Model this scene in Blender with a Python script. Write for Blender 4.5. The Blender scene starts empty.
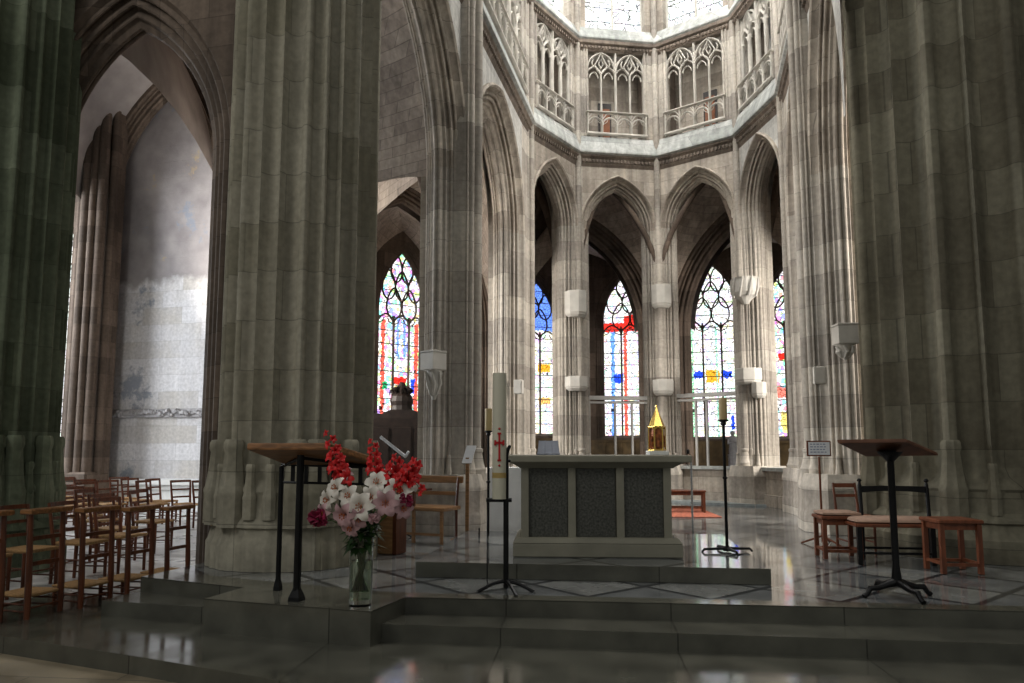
import bpy, math, random
from mathutils import Vector, Matrix
random.seed(7)
PI = math.pi
sc = bpy.context.scene
C = sc.collection
EYE = 1.2

# ------------------------------------------------------------------ materials
def new_mat(name):
    m = bpy.data.materials.new(name); m.use_nodes = True
    nt = m.node_tree
    return m, nt, nt.nodes['Principled BSDF']

def N(nt, t, **kw):
    n = nt.nodes.new(t)
    for k, v in kw.items(): setattr(n, k, v)
    return n

def ramp(nt, fac, stops):
    r = N(nt, 'ShaderNodeValToRGB')
    el = r.color_ramp.elements
    el[0].position, el[0].color = stops[0][0], (*stops[0][1], 1)
    el[1].position, el[1].color = stops[-1][0], (*stops[-1][1], 1)
    for p, c in stops[1:-1]:
        e = el.new(p); e.color = (*c, 1)
    nt.links.new(fac, r.inputs[0])
    return r.outputs[0]

def mixc(nt, a, b, fac, mode='MIX'):
    m = N(nt, 'ShaderNodeMix', data_type='RGBA', blend_type=mode)
    for i, v in ((0, fac), (6, a), (7, b)):
        if isinstance(v, (int, float)): m.inputs[i].default_value = v
        elif isinstance(v, tuple): m.inputs[i].default_value = (*v, 1)
        else: nt.links.new(v, m.inputs[i])
    return m.outputs[2]

def simple(name, col, rough=.6, metal=0., var=.15, scale=8., stretch=(1, 1, 1), spec=.4, bump=0.):
    m, nt, b = new_mat(name)
    tc = N(nt, 'ShaderNodeTexCoord'); mp = N(nt, 'ShaderNodeMapping')
    mp.inputs['Scale'].default_value = stretch
    nt.links.new(tc.outputs['Object'], mp.inputs[0])
    no = N(nt, 'ShaderNodeTexNoise'); no.inputs['Scale'].default_value = scale; no.inputs['Detail'].default_value = 4
    nt.links.new(mp.outputs[0], no.inputs[0])
    lo = tuple(c * (1 - var * 1.5) for c in col); hi = tuple(min(1, c * (1 + var * 1.5)) for c in col)
    nt.links.new(ramp(nt, no.outputs[0], [(.3, lo), (.7, hi)]), b.inputs['Base Color'])
    b.inputs['Roughness'].default_value = rough; b.inputs['Metallic'].default_value = metal
    b.inputs['Specular IOR Level'].default_value = spec
    if bump:
        bp = N(nt, 'ShaderNodeBump'); bp.inputs['Strength'].default_value = bump; bp.inputs['Distance'].default_value = .01
        nt.links.new(no.outputs[0], bp.inputs['Height']); nt.links.new(bp.outputs[0], b.inputs['Normal'])
    return m

def stone(name, c1, c2, dark, row=.34, width=.75, darkamt=.5, seed=0., joint=.55, rough=.85, streak=.35):
    """ashlar courses in world space, tinted block by block, with large stains and vertical streaks"""
    m, nt, b = new_mat(name)
    ge = N(nt, 'ShaderNodeNewGeometry'); sx = N(nt, 'ShaderNodeSeparateXYZ')
    nt.links.new(ge.outputs['Position'], sx.inputs[0])
    mu = N(nt, 'ShaderNodeMath', operation='MULTIPLY_ADD'); mu.inputs[1].default_value = .77
    nt.links.new(sx.outputs[1], mu.inputs[0]); nt.links.new(sx.outputs[0], mu.inputs[2])
    cx = N(nt, 'ShaderNodeCombineXYZ')
    nt.links.new(mu.outputs[0], cx.inputs[0]); nt.links.new(sx.outputs[2], cx.inputs[1])
    mp = N(nt, 'ShaderNodeMapping'); mp.inputs['Location'].default_value = (seed, seed * .37, 0)
    nt.links.new(cx.outputs[0], mp.inputs[0])
    br = N(nt, 'ShaderNodeTexBrick')
    br.inputs['Scale'].default_value = 1; br.inputs['Brick Width'].default_value = width; br.inputs['Row Height'].default_value = row
    br.inputs['Mortar Size'].default_value = .005; br.inputs['Mortar Smooth'].default_value = .3
    br.inputs['Color1'].default_value = (*c1, 1); br.inputs['Color2'].default_value = (*c2, 1)
    br.inputs['Mortar'].default_value = (*(x * joint for x in c1), 1)
    nt.links.new(mp.outputs[0], br.inputs[0])
    # dark blocks: second brick lattice in phase, thresholded by low frequency noise
    br2 = N(nt, 'ShaderNodeTexBrick')
    for k in ('Scale', 'Brick Width', 'Row Height', 'Mortar Size'):
        br2.inputs[k].default_value = br.inputs[k].default_value
    br2.inputs['Mortar Size'].default_value = 0
    br2.inputs['Color1'].default_value = (0, 0, 0, 1); br2.inputs['Color2'].default_value = (1, 1, 1, 1)
    nt.links.new(mp.outputs[0], br2.inputs[0])
    no = N(nt, 'ShaderNodeTexNoise'); no.inputs['Scale'].default_value = .55; no.inputs['Detail'].default_value = 5; no.inputs['Roughness'].default_value = .65
    nt.links.new(ge.outputs['Position'], no.inputs[0])
    ad = N(nt, 'ShaderNodeMath', operation='MULTIPLY_ADD'); ad.inputs[1].default_value = .28
    nt.links.new(br2.outputs[0], ad.inputs[0]); nt.links.new(no.outputs[0], ad.inputs[2])
    f = ramp(nt, ad.outputs[0], [(.56, (0, 0, 0)), (.78, (darkamt,) * 3)])
    c = mixc(nt, br.outputs[0], dark, f)
    ms = N(nt, 'ShaderNodeMapping'); ms.inputs['Scale'].default_value = (7, 7, .5)
    nt.links.new(ge.outputs['Position'], ms.inputs[0])
    n2 = N(nt, 'ShaderNodeTexNoise'); n2.inputs['Scale'].default_value = 1; n2.inputs['Detail'].default_value = 5
    nt.links.new(ms.outputs[0], n2.inputs[0])
    st = ramp(nt, n2.outputs[0], [(.3, (1 - streak,) * 3), (.62, (1.0, 1.0, 1.0)), (.8, (1.12, 1.1, 1.06))])
    c = mixc(nt, c, st, 1., 'MULTIPLY')
    n3 = N(nt, 'ShaderNodeTexNoise'); n3.inputs['Scale'].default_value = 14; n3.inputs['Detail'].default_value = 6
    nt.links.new(ge.outputs['Position'], n3.inputs[0])
    g = ramp(nt, n3.outputs[0], [(.3, (.82, .82, .82)), (.7, (1.1, 1.1, 1.1))])
    c = mixc(nt, c, g, 1., 'MULTIPLY')
    nt.links.new(c, b.inputs['Base Color'])
    b.inputs['Roughness'].default_value = rough; b.inputs['Specular IOR Level'].default_value = .25
    bp = N(nt, 'ShaderNodeBump'); bp.inputs['Strength'].default_value = .5; bp.inputs['Distance'].default_value = .012
    ah = N(nt, 'ShaderNodeMath', operation='MULTIPLY_ADD'); ah.inputs[1].default_value = -1.2
    nt.links.new(br.outputs['Fac'], ah.inputs[0]); nt.links.new(n3.outputs[0], ah.inputs[2])
    nt.links.new(ah.outputs[0], bp.inputs['Height']); nt.links.new(bp.outputs[0], b.inputs['Normal'])
    return m

M = {}
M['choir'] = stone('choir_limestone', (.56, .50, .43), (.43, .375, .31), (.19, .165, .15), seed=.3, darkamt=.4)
M['shaft'] = stone('shaft_limestone', (.60, .555, .49), (.47, .42, .36), (.22, .205, .195), row=.46, width=9, seed=2.1, darkamt=.42)
M['pale'] = stone('pale_spandrel_limestone', (.62, .61, .58), (.54, .53, .50), (.34, .33, .31), seed=6.3, darkamt=.3, joint=.8)
M['ledge'] = stone('ledge_limestone', (.62, .63, .61), (.5, .52, .5), (.26, .28, .27), row=9, width=.9, seed=1., darkamt=.4)
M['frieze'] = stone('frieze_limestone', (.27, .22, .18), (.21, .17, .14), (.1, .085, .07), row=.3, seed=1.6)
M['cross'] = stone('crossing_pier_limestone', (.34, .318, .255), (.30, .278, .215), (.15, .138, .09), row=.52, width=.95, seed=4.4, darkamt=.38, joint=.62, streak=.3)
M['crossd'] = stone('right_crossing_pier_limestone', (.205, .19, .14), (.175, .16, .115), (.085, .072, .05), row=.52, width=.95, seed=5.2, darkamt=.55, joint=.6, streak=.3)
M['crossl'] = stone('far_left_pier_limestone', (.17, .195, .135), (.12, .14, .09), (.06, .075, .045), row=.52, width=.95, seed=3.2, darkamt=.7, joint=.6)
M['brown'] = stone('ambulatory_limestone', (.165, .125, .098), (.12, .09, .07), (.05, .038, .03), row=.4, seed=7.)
M['vault'] = stone('vault_web_limestone', (.46, .385, .32), (.38, .315, .26), (.2, .16, .14), row=.16, width=.4, seed=8., darkamt=.3)
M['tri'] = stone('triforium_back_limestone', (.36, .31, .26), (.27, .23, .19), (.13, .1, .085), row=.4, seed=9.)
M['trac'] = simple('tracery_limestone', (.56, .53, .48), .85, var=.14, scale=3, bump=.2)
M['console'] = simple('console_limestone', (.55, .53, .49), .8, var=.07, scale=5, bump=.2)

# blind bay: pale bare ashlar below, grey render above, coloured stains
def blind_mat():
    m = stone('blind_bay_masonry', (.74, .73, .75), (.60, .59, .61), (.50, .44, .33), row=.42, width=1.15, seed=.9, darkamt=.35, joint=.7, streak=.12)
    nt = m.node_tree; b = nt.nodes['Principled BSDF']
    old = b.inputs['Base Color'].links[0].from_socket
    ge = N(nt, 'ShaderNodeNewGeometry'); sx = N(nt, 'ShaderNodeSeparateXYZ'); nt.links.new(ge.outputs['Position'], sx.inputs[0])
    no = N(nt, 'ShaderNodeTexNoise'); no.inputs['Scale'].default_value = 2.2; no.inputs['Detail'].default_value = 5
    nt.links.new(ge.outputs['Position'], no.inputs[0])
    a = N(nt, 'ShaderNodeMath', operation='MULTIPLY_ADD'); a.inputs[1].default_value = .9
    nt.links.new(no.outputs[0], a.inputs[0]); nt.links.new(sx.outputs[2], a.inputs[2])
    mr = N(nt, 'ShaderNodeMapRange'); mr.inputs['From Min'].default_value = 5.75; mr.inputs['From Max'].default_value = 5.95
    nt.links.new(a.outputs[0], mr.inputs[0])
    grey = ramp(nt, no.outputs[0], [(.3, (.25, .23, .235)), (.7, (.36, .335, .335))])
    c = mixc(nt, old, grey, mr.outputs[0])
    # blue grey and ochre patches
    for sc_, lo, col, off in ((.8, .60, (.24, .27, .33), 3.), (.7, .63, (.50, .38, .22), 11.)):
        mp = N(nt, 'ShaderNodeMapping'); mp.inputs['Location'].default_value = (off, off, off)
        nt.links.new(ge.outputs['Position'], mp.inputs[0])
        n = N(nt, 'ShaderNodeTexNoise'); n.inputs['Scale'].default_value = sc_; n.inputs['Detail'].default_value = 7; n.inputs['Roughness'].default_value = .7
        nt.links.new(mp.outputs[0], n.inputs[0])
        f = ramp(nt, n.outputs[0], [(lo, (0, 0, 0)), (lo + .06, (.8, .8, .8))])
        c = mixc(nt, c, col, f)
    nt.links.new(c, b.inputs['Base Color'])
    return m
M['blind'] = blind_mat()

def floor_mat(name, base, line, period=1.15, lw=.055, rough=.13, ang=0.15, tile=True):
    m, nt, b = new_mat(name)
    ge = N(nt, 'ShaderNodeNewGeometry'); mp = N(nt, 'ShaderNodeMapping'); mp.inputs['Rotation'].default_value = (0, 0, -ang)
    nt.links.new(ge.outputs['Position'], mp.inputs[0])
    sx = N(nt, 'ShaderNodeSeparateXYZ'); nt.links.new(mp.outputs[0], sx.inputs[0])
    def math2(op, a, c):
        n = N(nt, 'ShaderNodeMath', operation=op)
        for i, v in enumerate((a, c)):
            if isinstance(v, (int, float)): n.inputs[i].default_value = v
            elif v is not None: nt.links.new(v, n.inputs[i])
        return n.outputs[0]
    no = N(nt, 'ShaderNodeTexNoise'); no.inputs['Scale'].default_value = 3.5; no.inputs['Detail'].default_value = 6
    nt.links.new(ge.outputs['Position'], no.inputs[0])
    lo = tuple(x * .7 for x in base); hi = tuple(x * 1.25 for x in base)
    c = ramp(nt, no.outputs[0], [(.3, lo), (.7, hi)])
    if tile:
        x, y = sx.outputs[0], sx.outputs[1]
        p = math2('ADD', x, y); q = math2('SUBTRACT', x, y)
        fs = []
        for v, per, w in ((p, period, lw), (q, period, lw)):
            d = math2('PINGPONG', v, per / 2)
            fs.append(math2('LESS_THAN', d, w))
        f = math2('MAXIMUM', fs[0], fs[1])
        # slab tint per diamond
        chk = N(nt, 'ShaderNodeTexChecker')
        cc = N(nt, 'ShaderNodeCombineXYZ'); nt.links.new(math2('DIVIDE', p, period), cc.inputs[0]); nt.links.new(math2('DIVIDE', q, period), cc.inputs[1])
        chk.inputs['Scale'].default_value = 1; nt.links.new(cc.outputs[0], chk.inputs[0])
        chk.inputs['Color1'].default_value = (1, 1, 1, 1); chk.inputs['Color2'].default_value = (.72, .74, .78, 1)
        c = mixc(nt, c, chk.outputs[0], 1., 'MULTIPLY')
        c = mixc(nt, c, line, f)
    else:
        br = N(nt, 'ShaderNodeTexBrick'); br.inputs['Scale'].default_value = 1
        br.inputs['Brick Width'].default_value = 1.3; br.inputs['Row Height'].default_value = period
        br.inputs['Mortar Size'].default_value = .006
        br.inputs['Color1'].default_value = (1, 1, 1, 1); br.inputs['Color2'].default_value = (.82, .82, .82, 1); br.inputs['Mortar'].default_value = (.4, .4, .4, 1)
        nt.links.new(mp.outputs[0], br.inputs[0])
        c = mixc(nt, c, br.outputs[0], 1., 'MULTIPLY')
    nt.links.new(c, b.inputs['Base Color'])
    b.inputs['Specular IOR Level'].default_value = .55
    rr = ramp(nt, no.outputs[0], [(.3, (rough * .7,) * 3), (.7, (rough * 1.6,) * 3)])
    nt.links.new(rr, b.inputs['Roughness'])
    bp = N(nt, 'ShaderNodeBump'); bp.inputs['Strength'].default_value = .05; bp.inputs['Distance'].default_value = .01
    nt.links.new(no.outputs[0], bp.inputs['Height']); nt.links.new(bp.outputs[0], b.inputs['Normal'])
    return m
M['floor'] = floor_mat('choir_marble', (.20, .205, .20), (.03, .032, .036), rough=.075, lw=.042, period=1.0)
M['step'] = floor_mat('step_stone', (.088, .087, .070), (0, 0, 0), rough=.12, period=40, tile=False)
M['nave'] = floor_mat('nave_paving', (.22, .18, .12), (0, 0, 0), rough=.5, period=.6, tile=False)
M['aisle'] = floor_mat('aisle_paving', (.55, .55, .55), (0, 0, 0), rough=.3, period=.6, tile=False)

M['altar'] = simple('altar_limestone', (.215, .205, .16), .65, var=.08, scale=4)
M['altarp'] = simple('altar_granite_panel', (.062, .063, .055), .45, var=.4, scale=45)
M['oak'] = simple('oak', (.21, .095, .035), .42, var=.3, scale=5, stretch=(1, 8, 8))
M['oakl'] = simple('light_oak', (.30, .16, .07), .45, var=.2, scale=5, stretch=(1, 8, 8))
M['chairw'] = simple('chair_wood', (.10, .030, .012), .4, var=.3, scale=7, stretch=(3, 3, .6))
M['redw'] = simple('red_brown_wood', (.15, .046, .02), .38, var=.25, scale=7, stretch=(3, 3, .6))
M['darkw'] = simple('dark_carved_wood', (.016, .010, .008), .5, var=.3, scale=9)
M['door'] = simple('small_door_oak', (.24, .085, .035), .6, var=.2, scale=6)
M['rush'] = simple('rush_weave', (.34, .20, .085), .8, var=.3, scale=30, stretch=(1, 6, 1), bump=.4)
M['iron'] = simple('black_iron', (.012, .012, .013), .42, .6, var=.2)
M['chrome'] = simple('steel', (.55, .56, .58), .25, 1., var=.05)
M['wax'] = simple('candle_wax', (.52, .50, .40), .5, var=.04, scale=3)
M['waxy'] = simple('yellow_wax', (.42, .32, .15), .5, var=.08, scale=3)
M['redpaint'] = simple('red_wax_relief', (.45, .01, .012), .5, var=.1)
M['goldband'] = simple('gold_band', (.5, .36, .14), .4, .5, var=.1)
M['gold'] = simple('gilding', (.95, .60, .16), .22, 1., var=.12, scale=20)
M['enamel'] = simple('brown_enamel', (.28, .09, .03), .35, .3, var=.5, scale=30)
M['whites'] = simple('white_stone', (.72, .72, .70), .6, var=.05)
M['cloth'] = simple('white_linen', (.86, .86, .86), .8, var=.05, scale=3)
M['cloth2'] = simple('blue_grey_cloth', (.22, .22, .28), .85, var=.1, scale=3)
M['cushion'] = simple('beige_cushion', (.34, .22, .16), .85, var=.12, scale=12)
M['carpet'] = simple('red_carpet', (.40, .12, .07), .95, var=.35, scale=18, bump=.3)
M['paper'] = simple('paper', (.72, .74, .78), .7, var=.03)
M['ink'] = simple('ink', (.2, .25, .38), .7, var=.03)
M['beam'] = simple('screen_oak_grey', (.46, .45, .43), .7, var=.12, scale=4)
M['dado'] = simple('dado_wood', (.11, .075, .035), .6, var=.3, scale=4)
M['leaf'] = simple('leaf_green', (.020, .055, .012), .45, var=.4, scale=12)
M['stem'] = simple('stem_green', (.05, .11, .025), .45, var=.3, scale=12)
M['lilyw'] = simple('lily_petal_white', (.66, .62, .56), .5, var=.08, scale=14)
M['lilyp'] = simple('lily_petal_pink', (.48, .30, .32), .5, var=.2, scale=10)
M['stamen'] = simple('stamen', (.30, .08, .02), .6, var=.2)
M['red'] = simple('gladiolus_red', (.50, .008, .010), .45, var=.3, scale=20)
M['peony'] = simple('peony_crimson', (.22, .012, .05), .55, var=.4, scale=20)
M['bell'] = simple('bell_bronze', (.10, .045, .03), .45, .4, var=.2)
M['statue'] = simple('statue_stone', (.42, .42, .44), .8, var=.15)

def glass_mat(name, col=(.9, .95, .93), rough=.02, trans=1.):
    m, nt, b = new_mat(name)
    b.inputs['Base Color'].default_value = (*col, 1); b.inputs['Roughness'].default_value = rough
    b.inputs['Transmission Weight'].default_value = trans; b.inputs['IOR'].default_value = 1.45
    return m
M['glass'] = glass_mat('clear_glass')
M['water'] = glass_mat('vase_water', (.75, .85, .70))
M['water'].node_tree.nodes['Principled BSDF'].inputs['IOR'].default_value = 1.33

def stained(name, strength, bands, tint=(1, 1, 1), cellx=9., sat=.55):
    """daylight through leaded glass; object space: x across, z up from the sill"""
    m, nt, b = new_mat(name)
    out = nt.nodes['Material Output']; nt.nodes.remove(b)
    tc = N(nt, 'ShaderNodeTexCoord'); sx = N(nt, 'ShaderNodeSeparateXYZ'); nt.links.new(tc.outputs['Object'], sx.inputs[0])
    vo = N(nt, 'ShaderNodeTexVoronoi'); vo.inputs['Scale'].default_value = cellx
    nt.links.new(tc.outputs['Object'], vo.inputs[0])
    hs = N(nt, 'ShaderNodeSeparateColor'); nt.links.new(vo.outputs['Color'], hs.inputs[0])
    hsv = N(nt, 'ShaderNodeCombineColor', mode='HSV')
    nt.links.new(hs.outputs[0], hsv.inputs[0]); hsv.inputs[2].default_value = 1
    f = ramp(nt, hs.outputs[1], [(.42, (.06,) * 3), (.8, (sat,) * 3)])
    nt.links.new(f, hsv.inputs[1])
    c = mixc(nt, hsv.outputs[0], tint, 1., 'MULTIPLY')
    # coloured fields of the design: (x0,x1,z0,z1,colour)
    no = N(nt, 'ShaderNodeTexNoise'); no.inputs['Scale'].default_value = 9; nt.links.new(tc.outputs['Object'], no.inputs[0])
    def cmp(op, a, v):
        n = N(nt, 'ShaderNodeMath', operation=op); nt.links.new(a, n.inputs[0])
        if isinstance(v, (int, float)): n.inputs[1].default_value = v
        else: nt.links.new(v, n.inputs[1])
        return n.outputs[0]
    wob = N(nt, 'ShaderNodeMath', operation='MULTIPLY_ADD'); wob.inputs[1].default_value = .22; nt.links.new(no.outputs[0], wob.inputs[0]); nt.links.new(sx.outputs[2], wob.inputs[2])
    wx = N(nt, 'ShaderNodeMath', operation='MULTIPLY_ADD'); wx.inputs[1].default_value = .16; nt.links.new(no.outputs[0], wx.inputs[0]); nt.links.new(sx.outputs[0], wx.inputs[2])
    for (x0, x1, z0, z1, col) in bands:
        k = cmp('GREATER_THAN', wx.outputs[0], x0 + .08)
        k = cmp('MULTIPLY', k, cmp('LESS_THAN', wx.outputs[0], x1 + .08))
        k = cmp('MULTIPLY', k, cmp('GREATER_THAN', wob.outputs[0], z0 + .11))
        k = cmp('MULTIPLY', k, cmp('LESS_THAN', wob.outputs[0], z1 + .11))
        c = mixc(nt, c, col, k)
    # leads
    ve = N(nt, 'ShaderNodeTexVoronoi', feature='DISTANCE_TO_EDGE'); ve.inputs['Scale'].default_value = cellx
    nt.links.new(tc.outputs['Object'], ve.inputs[0])
    l = ramp(nt, ve.outputs[0], [(.02, (.05,) * 3), (.07, (1,) * 3)])
    c = mixc(nt, c, l, 1., 'MULTIPLY')
    pp = N(nt, 'ShaderNodeMath', operation='PINGPONG'); pp.inputs[1].default_value = .19; nt.links.new(sx.outputs[2], pp.inputs[0])
    bar = cmp('GREATER_THAN', pp.outputs[0], .012)
    c = mixc(nt, (.02, .02, .02), c, bar)
    em = N(nt, 'ShaderNodeEmission'); em.inputs['Strength'].default_value = strength
    nt.links.new(c, em.inputs[0]); nt.links.new(em.outputs[0], out.inputs[0])
    return m

# ------------------------------------------------------------------ object helpers
def put(o, parent=None):
    C.objects.link(o)
    if parent is not None: o.parent = parent
    return o

def tag(o, label, cat, group=None):
    o['label'] = label; o['category'] = cat
    if group: o['group'] = group
    return o

def empty(name, loc=(0, 0, 0), rz=0., parent=None, kind=None):
    o = bpy.data.objects.new(name, None); o.empty_display_size = .1
    o.location = loc; o.rotation_euler = (0, 0, rz)
    put(o, parent)
    if kind: o['kind'] = kind
    return o

def thing(name, label, cat, loc=(0, 0, 0), rz=0., group=None):
    return tag(empty(name, loc, rz), label, cat, group)

def copy_tree(o, parent=None):
    c = o.copy(); put(c)
    c.parent = parent
    for ch in list(o.children): copy_tree(ch, c)
    return c

class MB:
    def __init__(s): s.v = []; s.f = []; s.mi = []; s.m = 0
    def add(s, vs, fs, mtx=None):
        n = len(s.v)
        for p in vs:
            p = Vector(p)
            s.v.append(tuple(mtx @ p if mtx else p))
        for f in fs: s.f.append(tuple(i + n for i in f)); s.mi.append(s.m)
    def box(s, c, size, rz=0., mtx=None, taper=1.):
        x, y, z = (d / 2 for d in size)
        vs = []
        for sz in (-1, 1):
            t = taper if sz > 0 else 1
            for a, b in ((-1, -1), (1, -1), (1, 1), (-1, 1)):
                px, py = a * x * t, b * y * t
                vs.append((c[0] + px * math.cos(rz) - py * math.sin(rz), c[1] + px * math.sin(rz) + py * math.cos(rz), c[2] + sz * z))
        s.add(vs, [(3, 2, 1, 0), (4, 5, 6, 7), (0, 1, 5, 4), (1, 2, 6, 5), (2, 3, 7, 6), (3, 0, 4, 7)], mtx)
    def bbox(s, c, size, bev=.008, mtx=None):
        """box with bevelled upper and lower edges"""
        x, y, z = (d / 2 for d in size); b = min(bev, x * .45, y * .45, z * .45)
        rings = [(x - b, y - b, -z), (x, y, -z + b), (x, y, z - b), (x - b, y - b, z)]
        vs = []
        for (a, d, h) in rings:
            for p, q in ((-1, -1), (1, -1), (1, 1), (-1, 1)): vs.append((c[0] + p * a, c[1] + q * d, c[2] + h))
        fs = [(3, 2, 1, 0), (12, 13, 14, 15)]
        for r in range(3):
            for k in range(4): fs.append((r * 4 + k, r * 4 + (k + 1) % 4, r * 4 + 4 + (k + 1) % 4, r * 4 + 4 + k))
        s.add(vs, fs, mtx)
    def tube(s, pts, rad, n=8, mtx=None, cap=True, flat=1.):
        pts = [Vector(p) for p in pts]
        if isinstance(rad, (int, float)): rad = [rad] * len(pts)
        vs = []; prev = None
        for i, p in enumerate(pts):
            d = (pts[min(i + 1, len(pts) - 1)] - pts[max(i - 1, 0)])
            d = d.normalized() if d.length > 1e-9 else Vector((0, 0, 1))
            if prev is None:
                a = Vector((0, 0, 1)) if abs(d.z) < .9 else Vector((1, 0, 0))
                u = d.cross(a).normalized()
            else:
                u = (prev - d * prev.dot(d)).normalized()
            prev = u; w = d.cross(u)
            for k in range(n):
                t = 2 * PI * k / n
                vs.append(p + (u * math.cos(t) + w * math.sin(t) * flat) * rad[i])
        fs = []
        for i in range(len(pts) - 1):
            for k in range(n):
                fs.append((i * n + k, i * n + (k + 1) % n, (i + 1) * n + (k + 1) % n, (i + 1) * n + k))
        if cap: fs += [tuple(range(n))[::-1], tuple(range((len(pts) - 1) * n, len(pts) * n))]
        s.add(vs, fs, mtx)
    def lathe(s, prof, c=(0, 0, 0), n=16, mtx=None, rot=0.):
        vs = [(c[0] + r * math.cos(2 * PI * k / n + rot), c[1] + r * math.sin(2 * PI * k / n + rot), c[2] + z) for r, z in prof for k in range(n)]
        fs = []
        for i in range(len(prof) - 1):
            for k in range(n): fs.append((i * n + k, i * n + (k + 1) % n, (i + 1) * n + (k + 1) % n, (i + 1) * n + k))
        fs += [tuple(range(n))[::-1], tuple(range((len(prof) - 1) * n, len(prof) * n))]
        s.add(vs, fs, mtx)
    def prism(s, poly, z0, z1, mtx=None):
        n = len(poly)
        a = sum(poly[i][0] * poly[(i + 1) % n][1] - poly[(i + 1) % n][0] * poly[i][1] for i in range(n))
        if a < 0: poly = poly[::-1]
        vs = [(x, y, z0) for x, y in poly] + [(x, y, z1) for x, y in poly]
        s.add(vs, [tuple(range(n))[::-1], tuple(range(n, 2 * n))] + [(i, (i + 1) % n, n + (i + 1) % n, n + i) for i in range(n)], mtx)
    def loft(s, rings, cap=True, closed=True, mtx=None):
        n = len(rings[0]); vs = [p for r in rings for p in r]; fs = []
        m = n if closed else n - 1
        for i in range(len(rings) - 1):
            for k in range(m): fs.append((i * n + k, i * n + (k + 1) % n, (i + 1) * n + (k + 1) % n, (i + 1) * n + k))
        if cap and closed: fs += [tuple(range(n))[::-1], tuple(range((len(rings) - 1) * n, len(rings) * n))]
        s.add(vs, fs, mtx)
    def bar(s, pts, w, d, mtx=None, bev=True):
        """moulded bar along a path in the local xz plane; depth along y"""
        P = [Vector((p[0], 0, p[1])) for p in pts]
        if len(P) < 2: return
        rings = []
        for i, p in enumerate(P):
            t = P[min(i + 1, len(P) - 1)] - P[max(i - 1, 0)]
            t = t.normalized(); nn = Vector((-t.z, 0, t.x))
            h = w / 2; e = d / 2
            if bev: sec = ((-h, -e * .3), (-h * .35, -e), (h * .35, -e), (h, -e * .3), (h, e * .3), (h * .35, e), (-h * .35, e), (-h, e * .3))
            else: sec = ((-h, -e), (h, -e), (h, e), (-h, e))
            rings.append([p + nn * a + Vector((0, b, 0)) for a, b in sec])
        s.loft(rings, mtx=mtx)
    def build(s, name, mat, parent=None, smooth=None, kind=None, loc=None, rz=None):
        me = bpy.data.meshes.new(name)
        me.from_pydata([tuple(v) for v in s.v], [], s.f)
        mats = mat if isinstance(mat, (list, tuple)) else [mat]
        for x in mats: me.materials.append(x)
        if len(mats) > 1: me.polygons.foreach_set('material_index', s.mi)
        if smooth:
            me.polygons.foreach_set('use_smooth', [True] * len(me.polygons))
            me.set_sharp_from_angle(angle=math.radians(smooth))
        me.update()
        o = bpy.data.objects.new(name, me); put(o, parent)
        if loc is not None: o.location = loc
        if rz is not None: o.rotation_euler = (0, 0, rz)
        if kind: o['kind'] = kind
        return o

def frame_mtx(P, u, n):
    """local x along u, local y along -n (into the wall), z up"""
    m = Matrix.Identity(4)
    m.col[0] = (u[0], u[1], 0, 0); m.col[1] = (-n[0], -n[1], 0, 0); m.col[2] = (0, 0, 1, 0); m.col[3] = (P[0], P[1], 0, 1)
    return m

# ------------------------------------------------------------------ pointed arch geometry
class Arch:
    def __init__(s, mid, a, zs, rise):
        s.mid, s.a, s.zs = mid, a, zs
        s.c = (rise * rise - a * a) / (2 * a); s.R = a + s.c
    def half(s, t, n=14):
        """left half, springing to apex, offset outward by t: (x,z)"""
        r = s.R + t; th = math.acos(max(-1, min(1, s.c / r)))
        return [(s.mid + s.c - r * math.cos(th * i / n), s.zs + r * math.sin(th * i / n)) for i in range(n + 1)]
    def full(s, t, n=14):
        l = s.half(t, n)
        return l + [(2 * s.mid - x, z) for x, z in l[-2::-1]]
    def inside(s, x, z, tol=0):
        if z <= s.zs: return abs(x - s.mid) <= s.a + tol
        dx = abs(x - s.mid)
        return (dx + s.c) ** 2 + (z - s.zs) ** 2 <= (s.R + tol) ** 2

# moulding section: (t = distance out from the opening, y = depth into the wall)
def mould(T, W, hood=True):
    k = T / .25
    def arc(t, y, r, a0, a1, n=5):
        return [(t * k + r * math.cos(math.radians(a0 + (a1 - a0) * i / (n - 1))), y + r * math.sin(math.radians(a0 + (a1 - a0) * i / (n - 1)))) for i in range(n)]
    f = [(T, 0.0), (T, -.05), (T - .025 * k, -.075), (T - .05 * k, -.05), (T - .055 * k, .01)] if hood else [(T, 0.0), (T - .055 * k, .0)]
    f += [(.185 * k, .035), (.172 * k, .075)]
    f += arc(.150, .085, .030, -60, -240)
    f += [(.150 * k, .135), (.140 * k, .17)]
    f += arc(.105, .165, .034, -50, -230)
    f += [(.100 * k, .225), (.085 * k, .26)]
    f += arc(.055, .255, .026, -60, -200, 4)
    f += [(.035 * k, .30)]
    f += [(.035 * k - .035 * k * math.sin(PI * (.15 + .7 * i / 4)), (.8 * .45) - .05 * math.cos(PI * (.15 + .7 * i / 4))) for i in range(5)]
    f = [(t, y * (W / .8 if y > 0 else 1)) for t, y in f]
    b = [(t, W - y) for t, y in f[::-1] if y > .001]
    return f + b + [(T, W)]

def sweep_arch(mb, A, prof, mtx, n=14, part=0):
    cols = [A.full(t, n) for t, y in prof]
    if part == 1: cols = [c[n:] for c in cols]
    if part == -1: cols = [c[:n + 1] for c in cols]
    rings = [[(cols[j][i][0], prof[j][1], cols[j][i][1]) for j in range(len(prof))] for i in range(len(cols[0]))]
    mb.loft(rings, cap=False, closed=False, mtx=mtx)

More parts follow.
